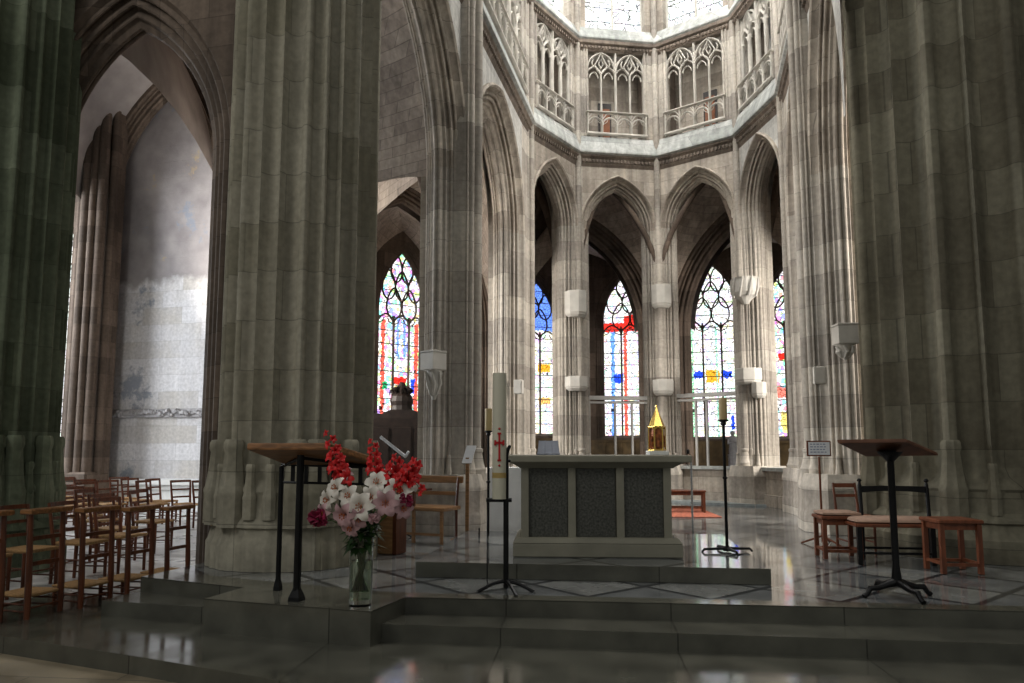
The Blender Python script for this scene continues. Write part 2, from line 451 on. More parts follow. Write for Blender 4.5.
def jamb(mb, A, prof, side, z0, mtx):
    rings = []
    for z in (z0, A.zs):
        rings.append([(A.mid + side * (A.a + t), y, z) for t, y in prof])
    mb.loft(rings, cap=False, closed=False, mtx=mtx)

def face_above(mb, A, T, x0, x1, z1, y, mtx, zlow=None, n=14, flip=False, xmin=None):
    pts = A.full(T, n)
    if xmin is not None: pts = [p for p in pts if p[0] >= xmin]; x0 = pts[0][0] - .01
    vs = []; fs = []
    def quad(a, b, c, d):
        k = len(vs); vs.extend([(p[0], y, p[1]) for p in (a, b, c, d)]); fs.append((k, k + 1, k + 2, k + 3))
    for p, q in zip(pts, pts[1:]):
        quad(p, q, (q[0], z1), (p[0], z1))
    zl = A.zs if zlow is None else zlow
    if xmin is None: quad((x0, zl), (pts[0][0], zl), (pts[0][0], z1), (x0, z1))
    quad((pts[-1][0], zl), (x1, zl), (x1, z1), (pts[-1][0], z1))
    if flip: fs = [f[::-1] for f in fs]
    mb.add(vs, fs, mtx)

# ------------------------------------------------------------------ plan of the choir
R_OCT, CX, CY = 2.623, -.774, 14.607
def octp(a): return Vector((CX + R_OCT * math.cos(math.radians(90 + a)), CY + R_OCT * math.sin(math.radians(90 + a))))
VC, VL1, VR1, VL2, VR2 = octp(0), octp(45), octp(-45), octp(90), octp(-90)
VL3 = Vector((-3.33, 10.05)); VR3 = Vector((1.85, 11.65))
VL4 = Vector((-3.42, 6.35)); VR4 = Vector((1.92, 9.35))
Z_STR, Z_UP = 8.35, 11.22
W = .6
M['clere'] = stained('clerestory_glass', 1.3, [(-.1, .1, .5, .7, (1, .75, .2))], tint=(.97, 1., 1.), cellx=6, sat=.10)

def choir_bay(name, P0, P1, m0, m1, T, side, zs, rise, tri=2, door=None, part=0, sp='choir'):
    """P0->P1 runs left to right as seen from inside the choir"""
    root = empty(name, kind='structure')
    L = (P1 - P0).length; u = (P1 - P0) / L; n = Vector((u.y, -u.x))  # n points to the choir interior
    mtx = frame_mtx(P0, u, n)
    a = (L - m0 - m1) / 2 - T
    A = Arch(m0 + T + a, a, zs, rise)
    prof = mould(T, W)
    xm_ = 1.2 if part == 1 else None
    mb = MB(); face_above(mb, A, T, 0, L, Z_STR, 0, mtx, xmin=xm_); face_above(mb, A, T, 0, L, Z_UP + .6, W + .12, mtx, flip=True, xmin=xm_)
    mb.build('spandrel', M[sp], root)
    mb = MB(); sweep_arch(mb, A, prof, mtx, part=part); mb.build('arch_moulding', M['choir'], root, smooth=35)
    # lower ledge with dentilled frieze
    mb = MB(); e = .03
    sec = [(0, 8.02), (-.03, 8.08), (-.05, 8.2), (-.1, 8.26), (-.1, 8.30), (-.155, 8.33), (-.155, 8.37), (-.02, 8.78), (.25, 8.80), (.9, 8.80)]
    mb.loft([[(x, y, z) for y, z in sec[4:]] for x in (-e, L + e)], cap=False, closed=False, mtx=mtx)
    mb.build('lower_ledge', M['ledge'], root)
    mb = MB(); mb.loft([[(x, y, z) for y, z in sec[:5]] for x in (-e, L + e)], cap=False, closed=False, mtx=mtx)
    k = int(L / .085)
    for i in range(k): mb.box(((i + .5) * L / k, -.06, 8.16), (.04, .05, .07), mtx=mtx)
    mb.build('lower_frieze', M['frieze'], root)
    # triforium
    mg = .27 if L < 2.5 else .42
    wv = (L - 2 * mg) / tri; z0, z1 = 8.8, 11.02
    back = MB()
    back.add([(0, .85, z0), (L, .85, z0), (L, .85, z1 + .3), (0, .85, z1 + .3)], [(0, 1, 2, 3)], mtx)
    for x in (mg, L - mg): back.box((x + (-.06 if x < L / 2 else .06), .44, (z0 + z1) / 2), (.02, .82, z1 - z0), mtx=mtx)
    for j in range(tri):
        xa = mg + wv * j
        back.box((xa + wv / 2 + .18, .80, z0 + .9), (.34, .12, 1.8), mtx=mtx)
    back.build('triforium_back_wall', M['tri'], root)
    fr = MB()
    for x0, x1 in ((0, mg), (L - mg, L)):
        fr.box(((x0 + x1) / 2, .12, (z0 + Z_UP) / 2), (x1 - x0, .24, Z_UP - z0 + .1), mtx=mtx)
        xx = x1 if x0 == 0 else x0
        for q, r in ((-.0, .030), (-.075 if x0 == 0 else .075, .022)):
            fr.tube([(xx + q, -.01, z0), (xx + q, -.01, z1)], r, 8, mtx)
    fr.box((L / 2, .12, z1 + .08), (L - 2 * mg + .04, .2, .16), mtx=mtx)
    fr.build('triforium_frame', M['shaft'], root, smooth=40)
    tr = MB(); tz = frame_mtx(P0, u, n) @ Matrix.Translation((0, .06, 0))
    for j in range(tri + 1):
        x = mg + wv * j; tr.bar([(x, z0), (x, z1)], .055, .12, tz)
    for j in range(tri):
        xa, xb = mg + wv * j, mg + wv * (j + 1); xm = (xa + xb) / 2; hw = wv / 2
        zsp = z1 - hw * 1.3
        big = Arch(xm, hw, zsp, hw * 1.22)
        tr.bar(big.full(-.02), .05, .1, tz)
        tr.bar([(xm, z0), (xm, zsp - hw * .35)], .045, .1, tz)
        for sgn in (-1, 1):
            cxm = xm + sgn * hw / 2
            small = Arch(cxm, hw / 2, zsp - hw * .45, hw * .62)
            tr.bar(small.full(0), .036, .08, tz)
            # flowing mouchettes above the lights
            tr.bar([(xm, zsp - hw * .3), (xm + sgn * hw * .30, zsp + hw * .05), (xm + sgn * hw * .42, zsp + hw * .32), (xm + sgn * hw * .2, zsp + hw * .72), (xm, zsp + hw * 1.16)], .036, .08, tz)
            tr.bar([(cxm, zsp + hw * .15), (xm + sgn * hw * .62, zsp + hw * .42), (xm + sgn * hw * .52, zsp + hw * .72)], .03, .07, tz)
            # cusps
            tr.bar(Arch(cxm, hw * .30, zsp - hw * .62, hw * .42).full(0, 6), .028, .06, tz)
        tr.bar([(xm, zsp + hw * .1), (xm - hw * .16, zsp + hw * .42), (xm, zsp + hw * .78), (xm + hw * .16, zsp + hw * .42), (xm, zsp + hw * .1)], .03, .07, tz)
    tr.build('triforium_tracery', M['trac'], root)
    bl = MB(); tb = frame_mtx(P0, u, n) @ Matrix.Translation((0, -.04, 0))
    bl.bar([(mg - .04, z0 + .60), (L - mg + .04, z0 + .60)], .05, .12, tb); bl.bar([(mg - .02, z0 + .05), (L - mg + .02, z0 + .05)], .08, .1, tb)
    nb = 4 if L < 2.5 else 8; bw = (L - 2 * mg) / nb
    for i in range(nb + 1): bl.bar([(mg + bw * i, z0), (mg + bw * i, z0 + .6)], .03, .07, tb)
    for i in range(nb):
        xm = mg + bw * (i + .5); ar = Arch(xm, bw / 2, z0 + .27, bw * .52); bl.bar(ar.full(0, 6), .042, .06, tb)
        for s_ in (-1, 1):
            bl.bar([(xm + s_ * bw * .5, z0 + .42), (xm + s_ * bw * .25, z0 + .55), (xm, z0 + .57)], .026, .05, tb)
            bl.bar([(xm + s_ * bw * .42, z0 + .30), (xm + s_ * bw * .2, z0 + .36), (xm + s_ * bw * .1, z0 + .46)], .016, .04, tb)
    bl.build('balustrade', M['trac'], root)
    if door is not None:
        xm = mg + wv * door[0] + wv * door[1]
        d = MB(); d.box((xm, .66, z0 + .52), (.24, .05, 1.04), mtx=mtx); d.tube([(xm + .08, .62, z0 + .5), (xm + .08, .6, z0 + .5)], .012, 6, mtx)
        d.build('small_oak_door', M['door'], root)
        d = MB(); d.box((xm, .69, z0 + .60), (.34, .03, 1.20), mtx=mtx); d.build('recess_shade_panel', M['darkw'], root)  # flat dark panel; shade of a recess around the door put into its colour
    # upper ledge
    mb = MB(); s2 = [(.0, 10.98), (-.03, 11.02), (-.06, 11.1), (-.12, 11.14), (-.12, 11.22), (-.16, 11.25), (-.16, 11.29), (.0, 11.60), (.34, 11.62)]
    mb.loft([[(x, y, z) for y, z in s2[4:]] for x in (-e, L + e)], cap=False, closed=False, mtx=mtx)
    mb.build('upper_ledge', M['ledge'], root)
    mb = MB(); mb.loft([[(x, y, z) for y, z in s2[:5]] for x in (-e, L + e)], cap=False, closed=False, mtx=mtx)
    for i in range(k): mb.box(((i + .5) * L / k, -.065, 11.06), (.04, .05, .06), mtx=mtx)
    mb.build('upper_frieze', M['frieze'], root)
    # clerestory
    zc0, zc1 = 11.58, 15.2; mc = .24 if L < 2.5 else .45
    mb = MB()
    for x0, x1 in ((0, mc), (L - mc, L)): mb.box(((x0 + x1) / 2, .17, (zc0 + zc1) / 2), (x1 - x0, .34, zc1 - zc0), mtx=mtx)
    mb.box((L / 2, .17, zc1 + .2), (L, .34, .4), mtx=mtx)
    mb.build('clerestory_wall', M['choir'], root)
    g = MB(); g.add([(mc, 0, 0), (L - mc, 0, 0), (L - mc, 0, zc1 - zc0), (mc, 0, zc1 - zc0)], [(0, 1, 2, 3)])
    go = g.build('clerestory_glass', M['clere'], root); go.matrix_world = mtx @ Matrix.Translation((0, .3, zc0))
    mu = MB(); tm = frame_mtx(P0, u, n) @ Matrix.Translation((0, .26, 0))
    nm = 2 if L < 2.5 else 4
    for i in range(nm + 1):
        x = mc + (L - 2 * mc) * i / nm; mu.bar([(x, zc0), (x, zc1)], .05, .12, tm)
    for z in (12.6, 13.6, 14.6): mu.bar([(mc, z), (L - mc, z)], .02, .03, tm)
    mu.build('clerestory_mullions', M['trac'], root)
    return dict(A=A, prof=prof, mtx=mtx, u=u, n=n, L=L, P0=P0, P1=P1, m=(m0, m1), T=T)

ZS = 5.75
def rise_of(P0, P1, m0, m1, T, top=7.36): return top - ZS
B = {}
def mkbay(k, name, P0, P1, m0, m1, T, top, zs=ZS, **kw):
    B[k] = choir_bay(name, P0, P1, m0, m1, T, None, zs, top - zs, **kw)
mkbay('A', 'wall_apse_left', VL2, VL1, .04, .04, .29, 7.58, zs=6.5)
mkbay('B', 'wall_apse_rear_left', VL1, VC, .04, .04, .29, 7.52, zs=6.5, door=(0, .85))
mkbay('Cc', 'wall_apse_rear_right', VC, VR1, .04, .04, .29, 7.58, zs=6.55, door=(1, .18))
mkbay('D', 'wall_apse_right', VR1, VR2, .04, .04, .29, 7.66, zs=6.5, sp='pale')
mkbay('L2', 'wall_choir_left_rear', VL3, VL2, .12, .68, .38, 7.42, zs=5.6, tri=3, sp='pale')
mkbay('L1', 'wall_choir_left_front', VL4, VL3, .18, .06, .38, 7.75, zs=5.4, tri=3, part=1, sp='pale')
mkbay('R2', 'wall_choir_right_rear', VR2, VR3, .55, .2, .36, 7.42, zs=5.6, tri=2, sp='pale')
mkbay('R1', 'wall_choir_right_front', VR3, VR4, .2, .1, .38, 7.75, zs=5.4, tri=2, part=-1, sp='pale')

# ------------------------------------------------------------------ choir piers
def bell_base(mb, x, y, z0, z1, r, n=12, k=1.0):
    """small shaft base: polygonal plinth, bell and torus"""
    h = z1 - z0
    mb.lathe([(r * 1.9 * k, z0), (r * 1.9 * k, z0 + h * .35), (r * 2.0 * k, z0 + h * .40), (r * 1.75 * k, z0 + h * .45), (r * 1.45 * k, z0 + h * .62), (r * 1.2 * k, z0 + h * .85), (r * 1.4 * k, z0 + h * .9), (r * 1.35 * k, z0 + h * .97), (r, z1)], (x, y, 0), n)

def choir_pier(name, label, P, bl, br, shafts, zb, cat='pillar', ztop=15.4, prot=.0, plinth=.12, consoles=()):
    """bl: bay whose right end is here, br: bay whose left end is here"""
    t = thing(name, label, cat, (P.x, P.y, 0))
    inv = Matrix.Translation((-P.x, -P.y, 0))
    n = Vector((0, 0)); pts = []
    if bl:
        u, nn, m, T = bl['u'], bl['n'], bl['m'][1], bl['T']; n += nn
        pts += [P - u * (m + .01), P - u * (m + .01) - nn * (W + .12)]
        fl = [P - u * (m + T + .05) + nn * plinth * .6, P - u * (m + T + .05) - nn * (W + .1)]
    if br:
        u, nn, m, T = br['u'], br['n'], br['m'][0], br['T']; n += nn
        pts2 = [P + u * (m + .01) - nn * (W + .12), P + u * (m + .01)]
        fr = [P + u * (m + T + .05) - nn * (W + .1), P + u * (m + T + .05) + nn * plinth * .6]
    if not bl:
        u, nn = br['u'], br['n']; pts = [P - u * .3, P - u * .3 - nn * W]; fl = [P - u * .35 + nn * .05, P - u * .35 - nn * (W + .1)]
    if not br:
        u, nn = bl['u'], bl['n']; pts2 = [P + u * .3 - nn * W, P + u * .3]; fr = [P + u * .35 - nn * (W + .1), P + u * .35 + nn * .05]
    n.normalize(); tng = Vector((-n.y, n.x))
    mb = MB()
    hp = [P + n * prot] if prot else []
    body = pts + pts2
    mb.prism([(p.x, p.y) for p in body], 0, ztop, inv)
    # shafts
    for (s, o, r) in shafts:
        c = P + tng * s + n * (o + prot)
        mb.tube([(c.x, c.y, .3), (c.x, c.y, ztop)], r, 12, inv)
        # fillets
        for q in (-1, 1):
            f = c + tng * q * (r + .022) - n * .035
            mb.tube([(f.x, f.y, .3), (f.x, f.y, ztop)], .018, 6, inv)
    if prot:
        w_ = max(abs(s) for s, o, r in shafts) + .06
        mb.prism([tuple(P + tng * w_ + n * prot), tuple(P - tng * w_ + n * prot), tuple(P - tng * (w_ + .05) - n * .1), tuple(P + tng * (w_ + .05) - n * .1)], 0, ztop, inv)
    mb.build('shaft_cluster', M['shaft'], t, smooth=40)
    for b_, side in ((bl, 1), (br, -1)):
        if b_:
            j = MB(); jamb(j, b_['A'], b_['prof'], side, .2, inv @ b_['mtx'])
            j.build('moulded_jamb', M['shaft'], t, smooth=35)
    # plinth
    front = P + n * (prot + plinth + .07)
    poly = [fl[1], fl[0], front + tng * .12 if False else front - tng * -0, fr[1], fr[0]]
    q = .10 + (max(abs(s) for s, o, r in shafts))
    f1 = front + tng * q; f2 = front - tng * q
    # order fl side -> f? choose nearest
    if (f1 - fl[0]).length > (f2 - fl[0]).length: f1, f2 = f2, f1
    poly = [fl[1], fl[0], f1, f2, fr[1], fr[0]]
    cen = sum(poly, Vector((0, 0))) / len(poly)
    def ring(k, z): return [(cen.x + (p.x - cen.x) * k, cen.y + (p.y - cen.y) * k, z) for p in poly]
    pb = MB()
    pb.loft([ring(1.10, 0), ring(1.10, zb * .26), ring(1.07, zb * .29), ring(1.05, zb * .33), ring(1.05, zb * .60), ring(1.08, zb * .64), ring(1.07, zb * .67), ring(1.0, zb * .78), ring(.97, zb * .84)], mtx=inv)
    for (s, o, r) in shafts:
        c = P + tng * s + n * (o + prot); bell_base(pb, c.x - P.x, c.y - P.y, zb * .7, zb * 1.22, r)
    for b_, side in ((bl, 1), (br, -1)):
        if b_:
            for t_ in (.06, .17):
                for y_ in (.03, .19, W * .45):
                    x_ = b_['A'].mid + side * (b_['A'].a + t_ * b_['T'] / .25)
                    w3 = (inv @ b_['mtx']) @ Vector((x_, y_ + (.03 if t_ > .1 else .08), 0)); bell_base(pb, w3.x, w3.y, zb * .72, zb * 1.12, .026, 8)
    pb.build('pier_base', M['shaft'], t, smooth=35)
    for (z0, z1, w_, kind, sh) in consoles:
        c = MB(); cc = n * (prot + .04) + tng * sh
        if kind == 'carved':
            c.lathe([(.06, z0 - .1), (.15, z0), (w_ * .46, z0 + .08), (w_ * .52, z0 + .16), (w_ * .52, z1 - .04), (w_ * .55, z1), (.1, z1)], (cc.x, cc.y, 0), 12)
            for i in range(9):
                an = PI * 2 * i / 9
                c.tube([(cc.x + math.cos(an) * w_ * .5, cc.y + math.sin(an) * w_ * .5, z0 + .04), (cc.x + math.cos(an + .15) * w_ * .56, cc.y + math.sin(an + .15) * w_ * .56, (z0 + z1) / 2), (cc.x + math.cos(an + .3) * w_ * .54, cc.y + math.sin(an + .3) * w_ * .54, z1)], [.02, .035, .02], 6)
            nm = 'carved_capital'
        else:
            r = w_ / 2 / math.cos(PI / 8)
            an = math.atan2(n.y, n.x) + PI / 8
            c.lathe([(r * .7, z0 - .05), (r * .93, z0), (r * .93, z0 + .02), (r, z0 + .05), (r, z1 - .02), (r * .98, z1), (.05, z1)], (cc.x, cc.y, 0), 8, rot=an)
            nm = 'statue_console'
        c.build(nm, M['console'], t)
    return t

GP = None
choir_pier('clustered_pillar', 'slender pale pillar on the axis of the apse, rising behind the golden tabernacle', VC, B['B'], B['Cc'],
           [(0, .05, .075)], 1.0, consoles=((4.62, 5.12, .46, 'b', .04), (2.52, 2.84, .48, 'b', .04)))
choir_pier('clustered_pillar', 'slender pale pillar left of the axial one, with two plain blocks, behind left end of altar', VL1, B['A'], B['B'],
           [(0, .05, .07), (-.12, .01, .04), (.12, .01, .04)], 1.0, consoles=((4.34, 4.90, .50, 'b', -.10), (2.60, 2.88, .52, 'b', -.10)))
choir_pier('clustered_pillar', 'slender pale pillar with a carved capital halfway up, right of the tall single candlestick', VR1, B['Cc'], B['D'],
           [(0, .05, .07), (-.12, .01, .04), (.12, .01, .04)], 1.0, consoles=((4.50, 4.98, .54, 'carved', .12), (2.66, 2.96, .56, 'b', .12), (2.35, 2.64, .3, 'b', .40)))
choir_pier('clustered_pillar', 'pale ribbed pillar rising right behind the big white candle', VL2, B['L2'], B['A'],
           [(0, .05, .07), (-.14, .02, .05), (.14, .02, .05)], 1.0)
choir_pier('clustered_pillar', 'tall ribbed pillar just right of the rightmost stained glass window', VR2, B['D'], B['R2'],
           [(0, .05, .07), (-.14, .02, .05), (.14, .02, .05)], 1.0)
PL3 = choir_pier('clustered_pillar', 'pale clustered pillar behind the wooden bench and music stand on the left', VL3, B['L1'], B['L2'],
           [(0, .06, .08), (-.17, .02, .05), (.17, .02, .05)], 1.0, prot=.12)
PR3 = choir_pier('clustered_pillar', 'clustered pillar with stained stone behind the framed notice, left of the huge right pier', VR3, B['R2'], B['R1'],
           [(0, .06, .08), (-.17, .02, .05), (.17, .02, .05)], 1.0, prot=.12)

# ------------------------------------------------------------------ huge crossing piers
def fluted(ang0, seq, rx, ry, rot):
    pts = []; a = ang0
    def base(deg):
        t = math.radians(deg)
        e = 2.6; cs, sn = abs(math.cos(t)), abs(math.sin(t))
        r = (cs ** e + sn ** e) ** (-1 / e) * .5 + .5
        r = 1 + (r - 1) * .35
        x, y = rx * r * math.cos(t), ry * r * math.sin(t)
        return Vector((x * math.cos(rot) - y * math.sin(rot), x * math.sin(rot) + y * math.cos(rot)))
    tot = sum(s[1] for s in seq)
    k = 360 / tot
    for ty, w in seq:
        p, q = base(a), base(a + w * k); d = q - p; o = Vector((d.y, -d.x)).normalized(); Ld = d.length
        st = {'r': 8, 'h': 7, 'f': 3, 'p': 2}[ty]
        for i in range(st):
            s = i / st; b = p + d * s
            if ty == 'r': b = p + d * (.5 - .5 * math.cos(PI * s)) + o * (Ld * .70 * math.sin(PI * s) - .02)
            elif ty == 'h': b = b - o * (Ld * .30 * math.sin(PI * s) ** .7 + (.014 if 0 < s else 0))
            elif ty == 'f': b = b + o * (.038 * math.sin(PI * (s + .17)))
            pts.append(b)
        a += w * k
    return pts

def big_pier(name, label, c, rx, ry, rot, mat, zb=.9, ztop=16, seq=None, ang0=0, z0=0., rolls=(), k=1.):
    t = thing(name, label, 'pillar', (c[0], c[1], z0))
    out = fluted(ang0, seq, rx, ry, rot)
    n = len(out)
    def ring(off, blend, z):
        r_ = []
        for i, p in enumerate(out):
            a = math.atan2(p.y, p.x)
            m_ = out[(i - 6) % n] * .25 + out[(i + 6) % n] * .25 + p * .5
            m_ = m_.normalized() * max(m_.length, min(rx, ry) * .98)
            q = p * (1 - blend) + m_ * blend
            q = q + q.normalized() * off
            r_.append((q.x, q.y, z))
        return r_
    mb = MB()
    mb.loft([ring(0, 0, zb * .7), ring(0, 0, ztop)])
    mb.build('fluted_shaft', mat, t, smooth=30)
    b = MB()
    b.loft([ring(.20 * k, .9, 0), ring(.20 * k, .9, zb * .24), ring(.17 * k, .9, zb * .27), ring(.12 * k, .8, zb * .36), ring(.12 * k, .8, zb * .40), ring(.16 * k, .8, zb * .42), ring(.155 * k, .8, zb * .45), ring(.09 * k, .6, zb * .52), ring(.075 * k, .5, zb * .74), ring(.10 * k, .5, zb * .77), ring(.09 * k, .5, zb * .80), ring(.02 * k, .15, zb * .9), ring(.0, 0, zb * 1.0)])
    # a polygonal base under every roll
    a = ang0; tot = sum(s[1] for s in seq)
    idx = 0
    for ty, w in seq:
        st = {'r': 8, 'h': 7, 'f': 3, 'p': 2}[ty]
        if ty == 'r':
            p = out[(idx + 4) % n] * .965
            bell_base(b, p.x, p.y, zb * .42, zb * 1.30, .085, 8, .9)
        elif ty == 'f' and w >= 2:
            p = out[(idx + 1) % n] * .985
            bell_base(b, p.x, p.y, zb * .5, zb * 1.05, .04, 8, .9)
        idx += st
    b.build('pier_base', mat, t, smooth=32)
    return t
Q = [('r', 8), ('h', 12), ('f', 2), ('h', 15), ('f', 2), ('h', 14), ('r', 7), ('h', 13), ('f', 2), ('h', 15)]
QL = [('r', 7), ('h', 9), ('r', 5), ('h', 10), ('f', 2), ('h', 11), ('r', 7), ('h', 14), ('f', 2), ('h', 14), ('f', 2), ('h', 15)]
big_pier('crossing_pier', 'huge greenish fluted stone pier rising behind the wooden lectern and the flowers', (-4.33, 7.14), .79, .79, .3, M['cross'], zb=1.0,
         seq=QL + QL + QL + QL, ang0=-62 - 17, k=.6)
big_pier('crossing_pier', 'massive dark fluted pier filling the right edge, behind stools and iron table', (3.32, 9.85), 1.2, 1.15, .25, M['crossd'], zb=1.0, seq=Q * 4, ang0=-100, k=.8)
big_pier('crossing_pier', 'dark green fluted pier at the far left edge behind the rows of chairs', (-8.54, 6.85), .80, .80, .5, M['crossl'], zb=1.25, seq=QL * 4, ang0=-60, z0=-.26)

# consoles fixed to the right piers, loudspeakers
def small_box(name, label, cat, loc, rz, size, mat):
    t = MB(); t.bbox((0, 0, size[2] / 2), size, .012); t.box((0, -size[1] / 2 - .004, size[2] / 2), (size[0] * .8, .008, size[2] * .85))
    o = t.build(name, mat, None, loc=loc, rz=rz); tag(o, label, cat)
    return o
def console(pier, loc, rz, w, h, carved):
    m = MB(); m.bbox((0, 0, 0), (w, w * .9, h), .015); m.bbox((0, 0, h / 2 + .01), (w * 1.05, w * .95, .03), .01)
    o = m.build('statue_console', M['console'], pier, loc=(loc[0] - pier.location.x, loc[1] - pier.location.y, loc[2]), rz=rz)
    c = MB(); c.lathe([(.03, -h / 2 - carved), (.05, -h / 2 - carved * .8), (.09, -h / 2 - carved * .5), (.07, -h / 2 - carved * .4), (.11, -h / 2 - carved * .1), (.12, -h / 2)], (0, .02, 0), 10)
    for i in range(6):
        an = i * PI / 3; c.tube([(math.cos(an) * .05, .02 + math.sin(an) * .05, -h / 2 - carved * .85), (math.cos(an + .4) * .1, .02 + math.sin(an + .4) * .1, -h / 2 - carved * .45), (math.cos(an) * .12, .02 + math.sin(an) * .12, -h / 2 - .02)], [.015, .03, .015], 6)
    c.build('carved_corbel', M['console'], o, smooth=50)
console(PR3, (1.98, 10.32, 2.73), .2, .26, .26, .2)
console(PL3, (-3.66, 9.60, 2.46), -.5, .28, .26, .42)

# ------------------------------------------------------------------ low screen walls and rails between apse piers
def screen(k, zt, rail, posts, label):
    b = B[k]; A = b['A']; t = empty('wall_screen_' + {'A': 'far_left', 'B': 'left', 'Cc': 'right', 'D': 'far_right'}[k], kind='structure')
    x0, x1 = A.mid - A.a - .1, A.mid + A.a + .1
    m = MB(); m.box(((x0 + x1) / 2, .35, zt / 2), (x1 - x0, .3, zt), mtx=b['mtx']); m.box(((x0 + x1) / 2, .33, .12), (x1 - x0, .42, .24), mtx=b['mtx'])
    m.build('plinth_wall', M['choir'], t)
    m = MB(); m.box(((x0 + x1) / 2, .32, zt + .03), (x1 - x0, .42, .07), mtx=b['mtx']); m.build('coping', M['ledge'], t)
    if rail:
        m = MB(); m.box(((x0 + x1) / 2, .25, rail), (x1 - x0, .12, .09), mtx=b['mtx']); m.box(((x0 + x1) / 2, .25, rail - .11), (x1 - x0, .08, .05), mtx=b['mtx'])
        m.build('rail', M['beam'], t)
        for f in posts:
            m = MB(); x = x0 + (x1 - x0) * f; m.box((x, .25, (rail - .13 + zt + .06) / 2), (.045, .06, rail - .13 - zt - .06), mtx=b['mtx']); m.build('post', M['beam'], t)
    return t
screen('A', .75, None, (), '')
screen('B', .75, 2.42, (.04, .45, .72), '')
screen('Cc', .75, 2.46, (.02, .33, .5), '')
screen('D', .75, None, (), '')

# ------------------------------------------------------------------ ambulatory: chapel arches, vaults, windows
PROF_CH = mould(.45, .5, hood=False)
def lin_arch(P0, P1, m, T, Wd, zs, top):
    L = (P1 - P0).length; u = (P1 - P0) / L; n = Vector((u.y, -u.x)); mtx = frame_mtx(P0, u, n)
    a = (L - 2 * m) / 2 - T
    return Arch(m + T + a, a, zs, top - zs), mtx, L
def ring_arch(name, P0, P1, m, T, Wd, zs, top, zt, mat, z0=0.):
    P0, P1 = Vector(P0), Vector(P1)
    A, mtx, L = lin_arch(P0, P1, m, T, Wd, zs, top)
    prof = mould(T, Wd, hood=False)
    r = empty(name, kind='structure')
    mb = MB(); face_above(mb, A, T, 0, L, zt, 0, mtx); face_above(mb, A, T, 0, L, zt, Wd, mtx, flip=True); mb.build('spandrel', mat, r)
    mb = MB(); sweep_arch(mb, A, prof, mtx); mb.build('arch_moulding', mat, r, smooth=35)
    mb = MB()
    for s in (-1, 1): jamb(mb, A, prof, s, z0, mtx)
    for x0, x1 in ((0, A.mid - A.a - T + .01), (A.mid + A.a + T - .01, L)): mb.box(((x0 + x1) / 2, Wd / 2, (z0 + A.zs) / 2), (x1 - x0, Wd, A.zs - z0), mtx=mtx)
    mb.build('moulded_jamb', mat, r, smooth=35)
    return A, mtx
G = [(-8.6, 13.9), (-4.9, 17.5), (-.774, 19.4), (3.35, 17.5), (6.6, 14.0)]
RA = {}
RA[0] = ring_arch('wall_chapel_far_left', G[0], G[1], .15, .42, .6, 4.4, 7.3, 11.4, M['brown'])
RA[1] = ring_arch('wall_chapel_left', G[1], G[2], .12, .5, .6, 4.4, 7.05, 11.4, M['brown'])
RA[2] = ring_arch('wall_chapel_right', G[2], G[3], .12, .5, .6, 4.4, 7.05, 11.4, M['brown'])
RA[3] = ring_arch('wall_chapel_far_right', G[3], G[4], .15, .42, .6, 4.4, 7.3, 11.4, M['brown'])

def web(rootname, pa, pb, mat, bulge=.25, n=14, k=6):
    """vault surface between two pointed curves given as world points"""
    r = MB(); rings = []
    for i in range(k + 1):
        f = i / k
        rings.append([tuple(Vector(p) * (1 - f) + Vector(q) * f + Vector((0, 0, bulge * 4 * f * (1 - f)))) for p, q in zip(pa, pb)])
    r.loft(rings, cap=False, closed=False)
    return r.build(rootname, mat, None, smooth=60, kind='structure')
def curve_pts(A, mtx, t, y, n=14): return [mtx @ Vector((x, y, z)) for x, z in A.full(t, n)]
def bayc(k): b = B[k]; return curve_pts(b['A'], b['mtx'], b['T'] * .9, W)
web('ceiling_ambulatory', bayc('B'), curve_pts(*RA[1], .45, 0), M['vault'])
web('ceiling_ambulatory', bayc('Cc'), curve_pts(*RA[2], .45, 0), M['vault'])
web('ceiling_ambulatory', bayc('L2'), curve_pts(*RA[0], .35, 0), M['vault'], .3)
hl = bayc('L1')[14:]
web('ceiling_aisle_left', hl, [Vector((-6.0, 8.9 + (p.y - 8.15) * .9, p.z * .98)) for p in hl], M['vault'], .15)
ring_arch('wall_aisle_arch', (-8.5, 11.0), (-3.93, 10.25), .0, .27, .5, 4.6, 7.5, 11.4, M['brown'])
web('ceiling_ambulatory', bayc('R2'), curve_pts(*RA[3], .35, 0), M['vault'], .3)

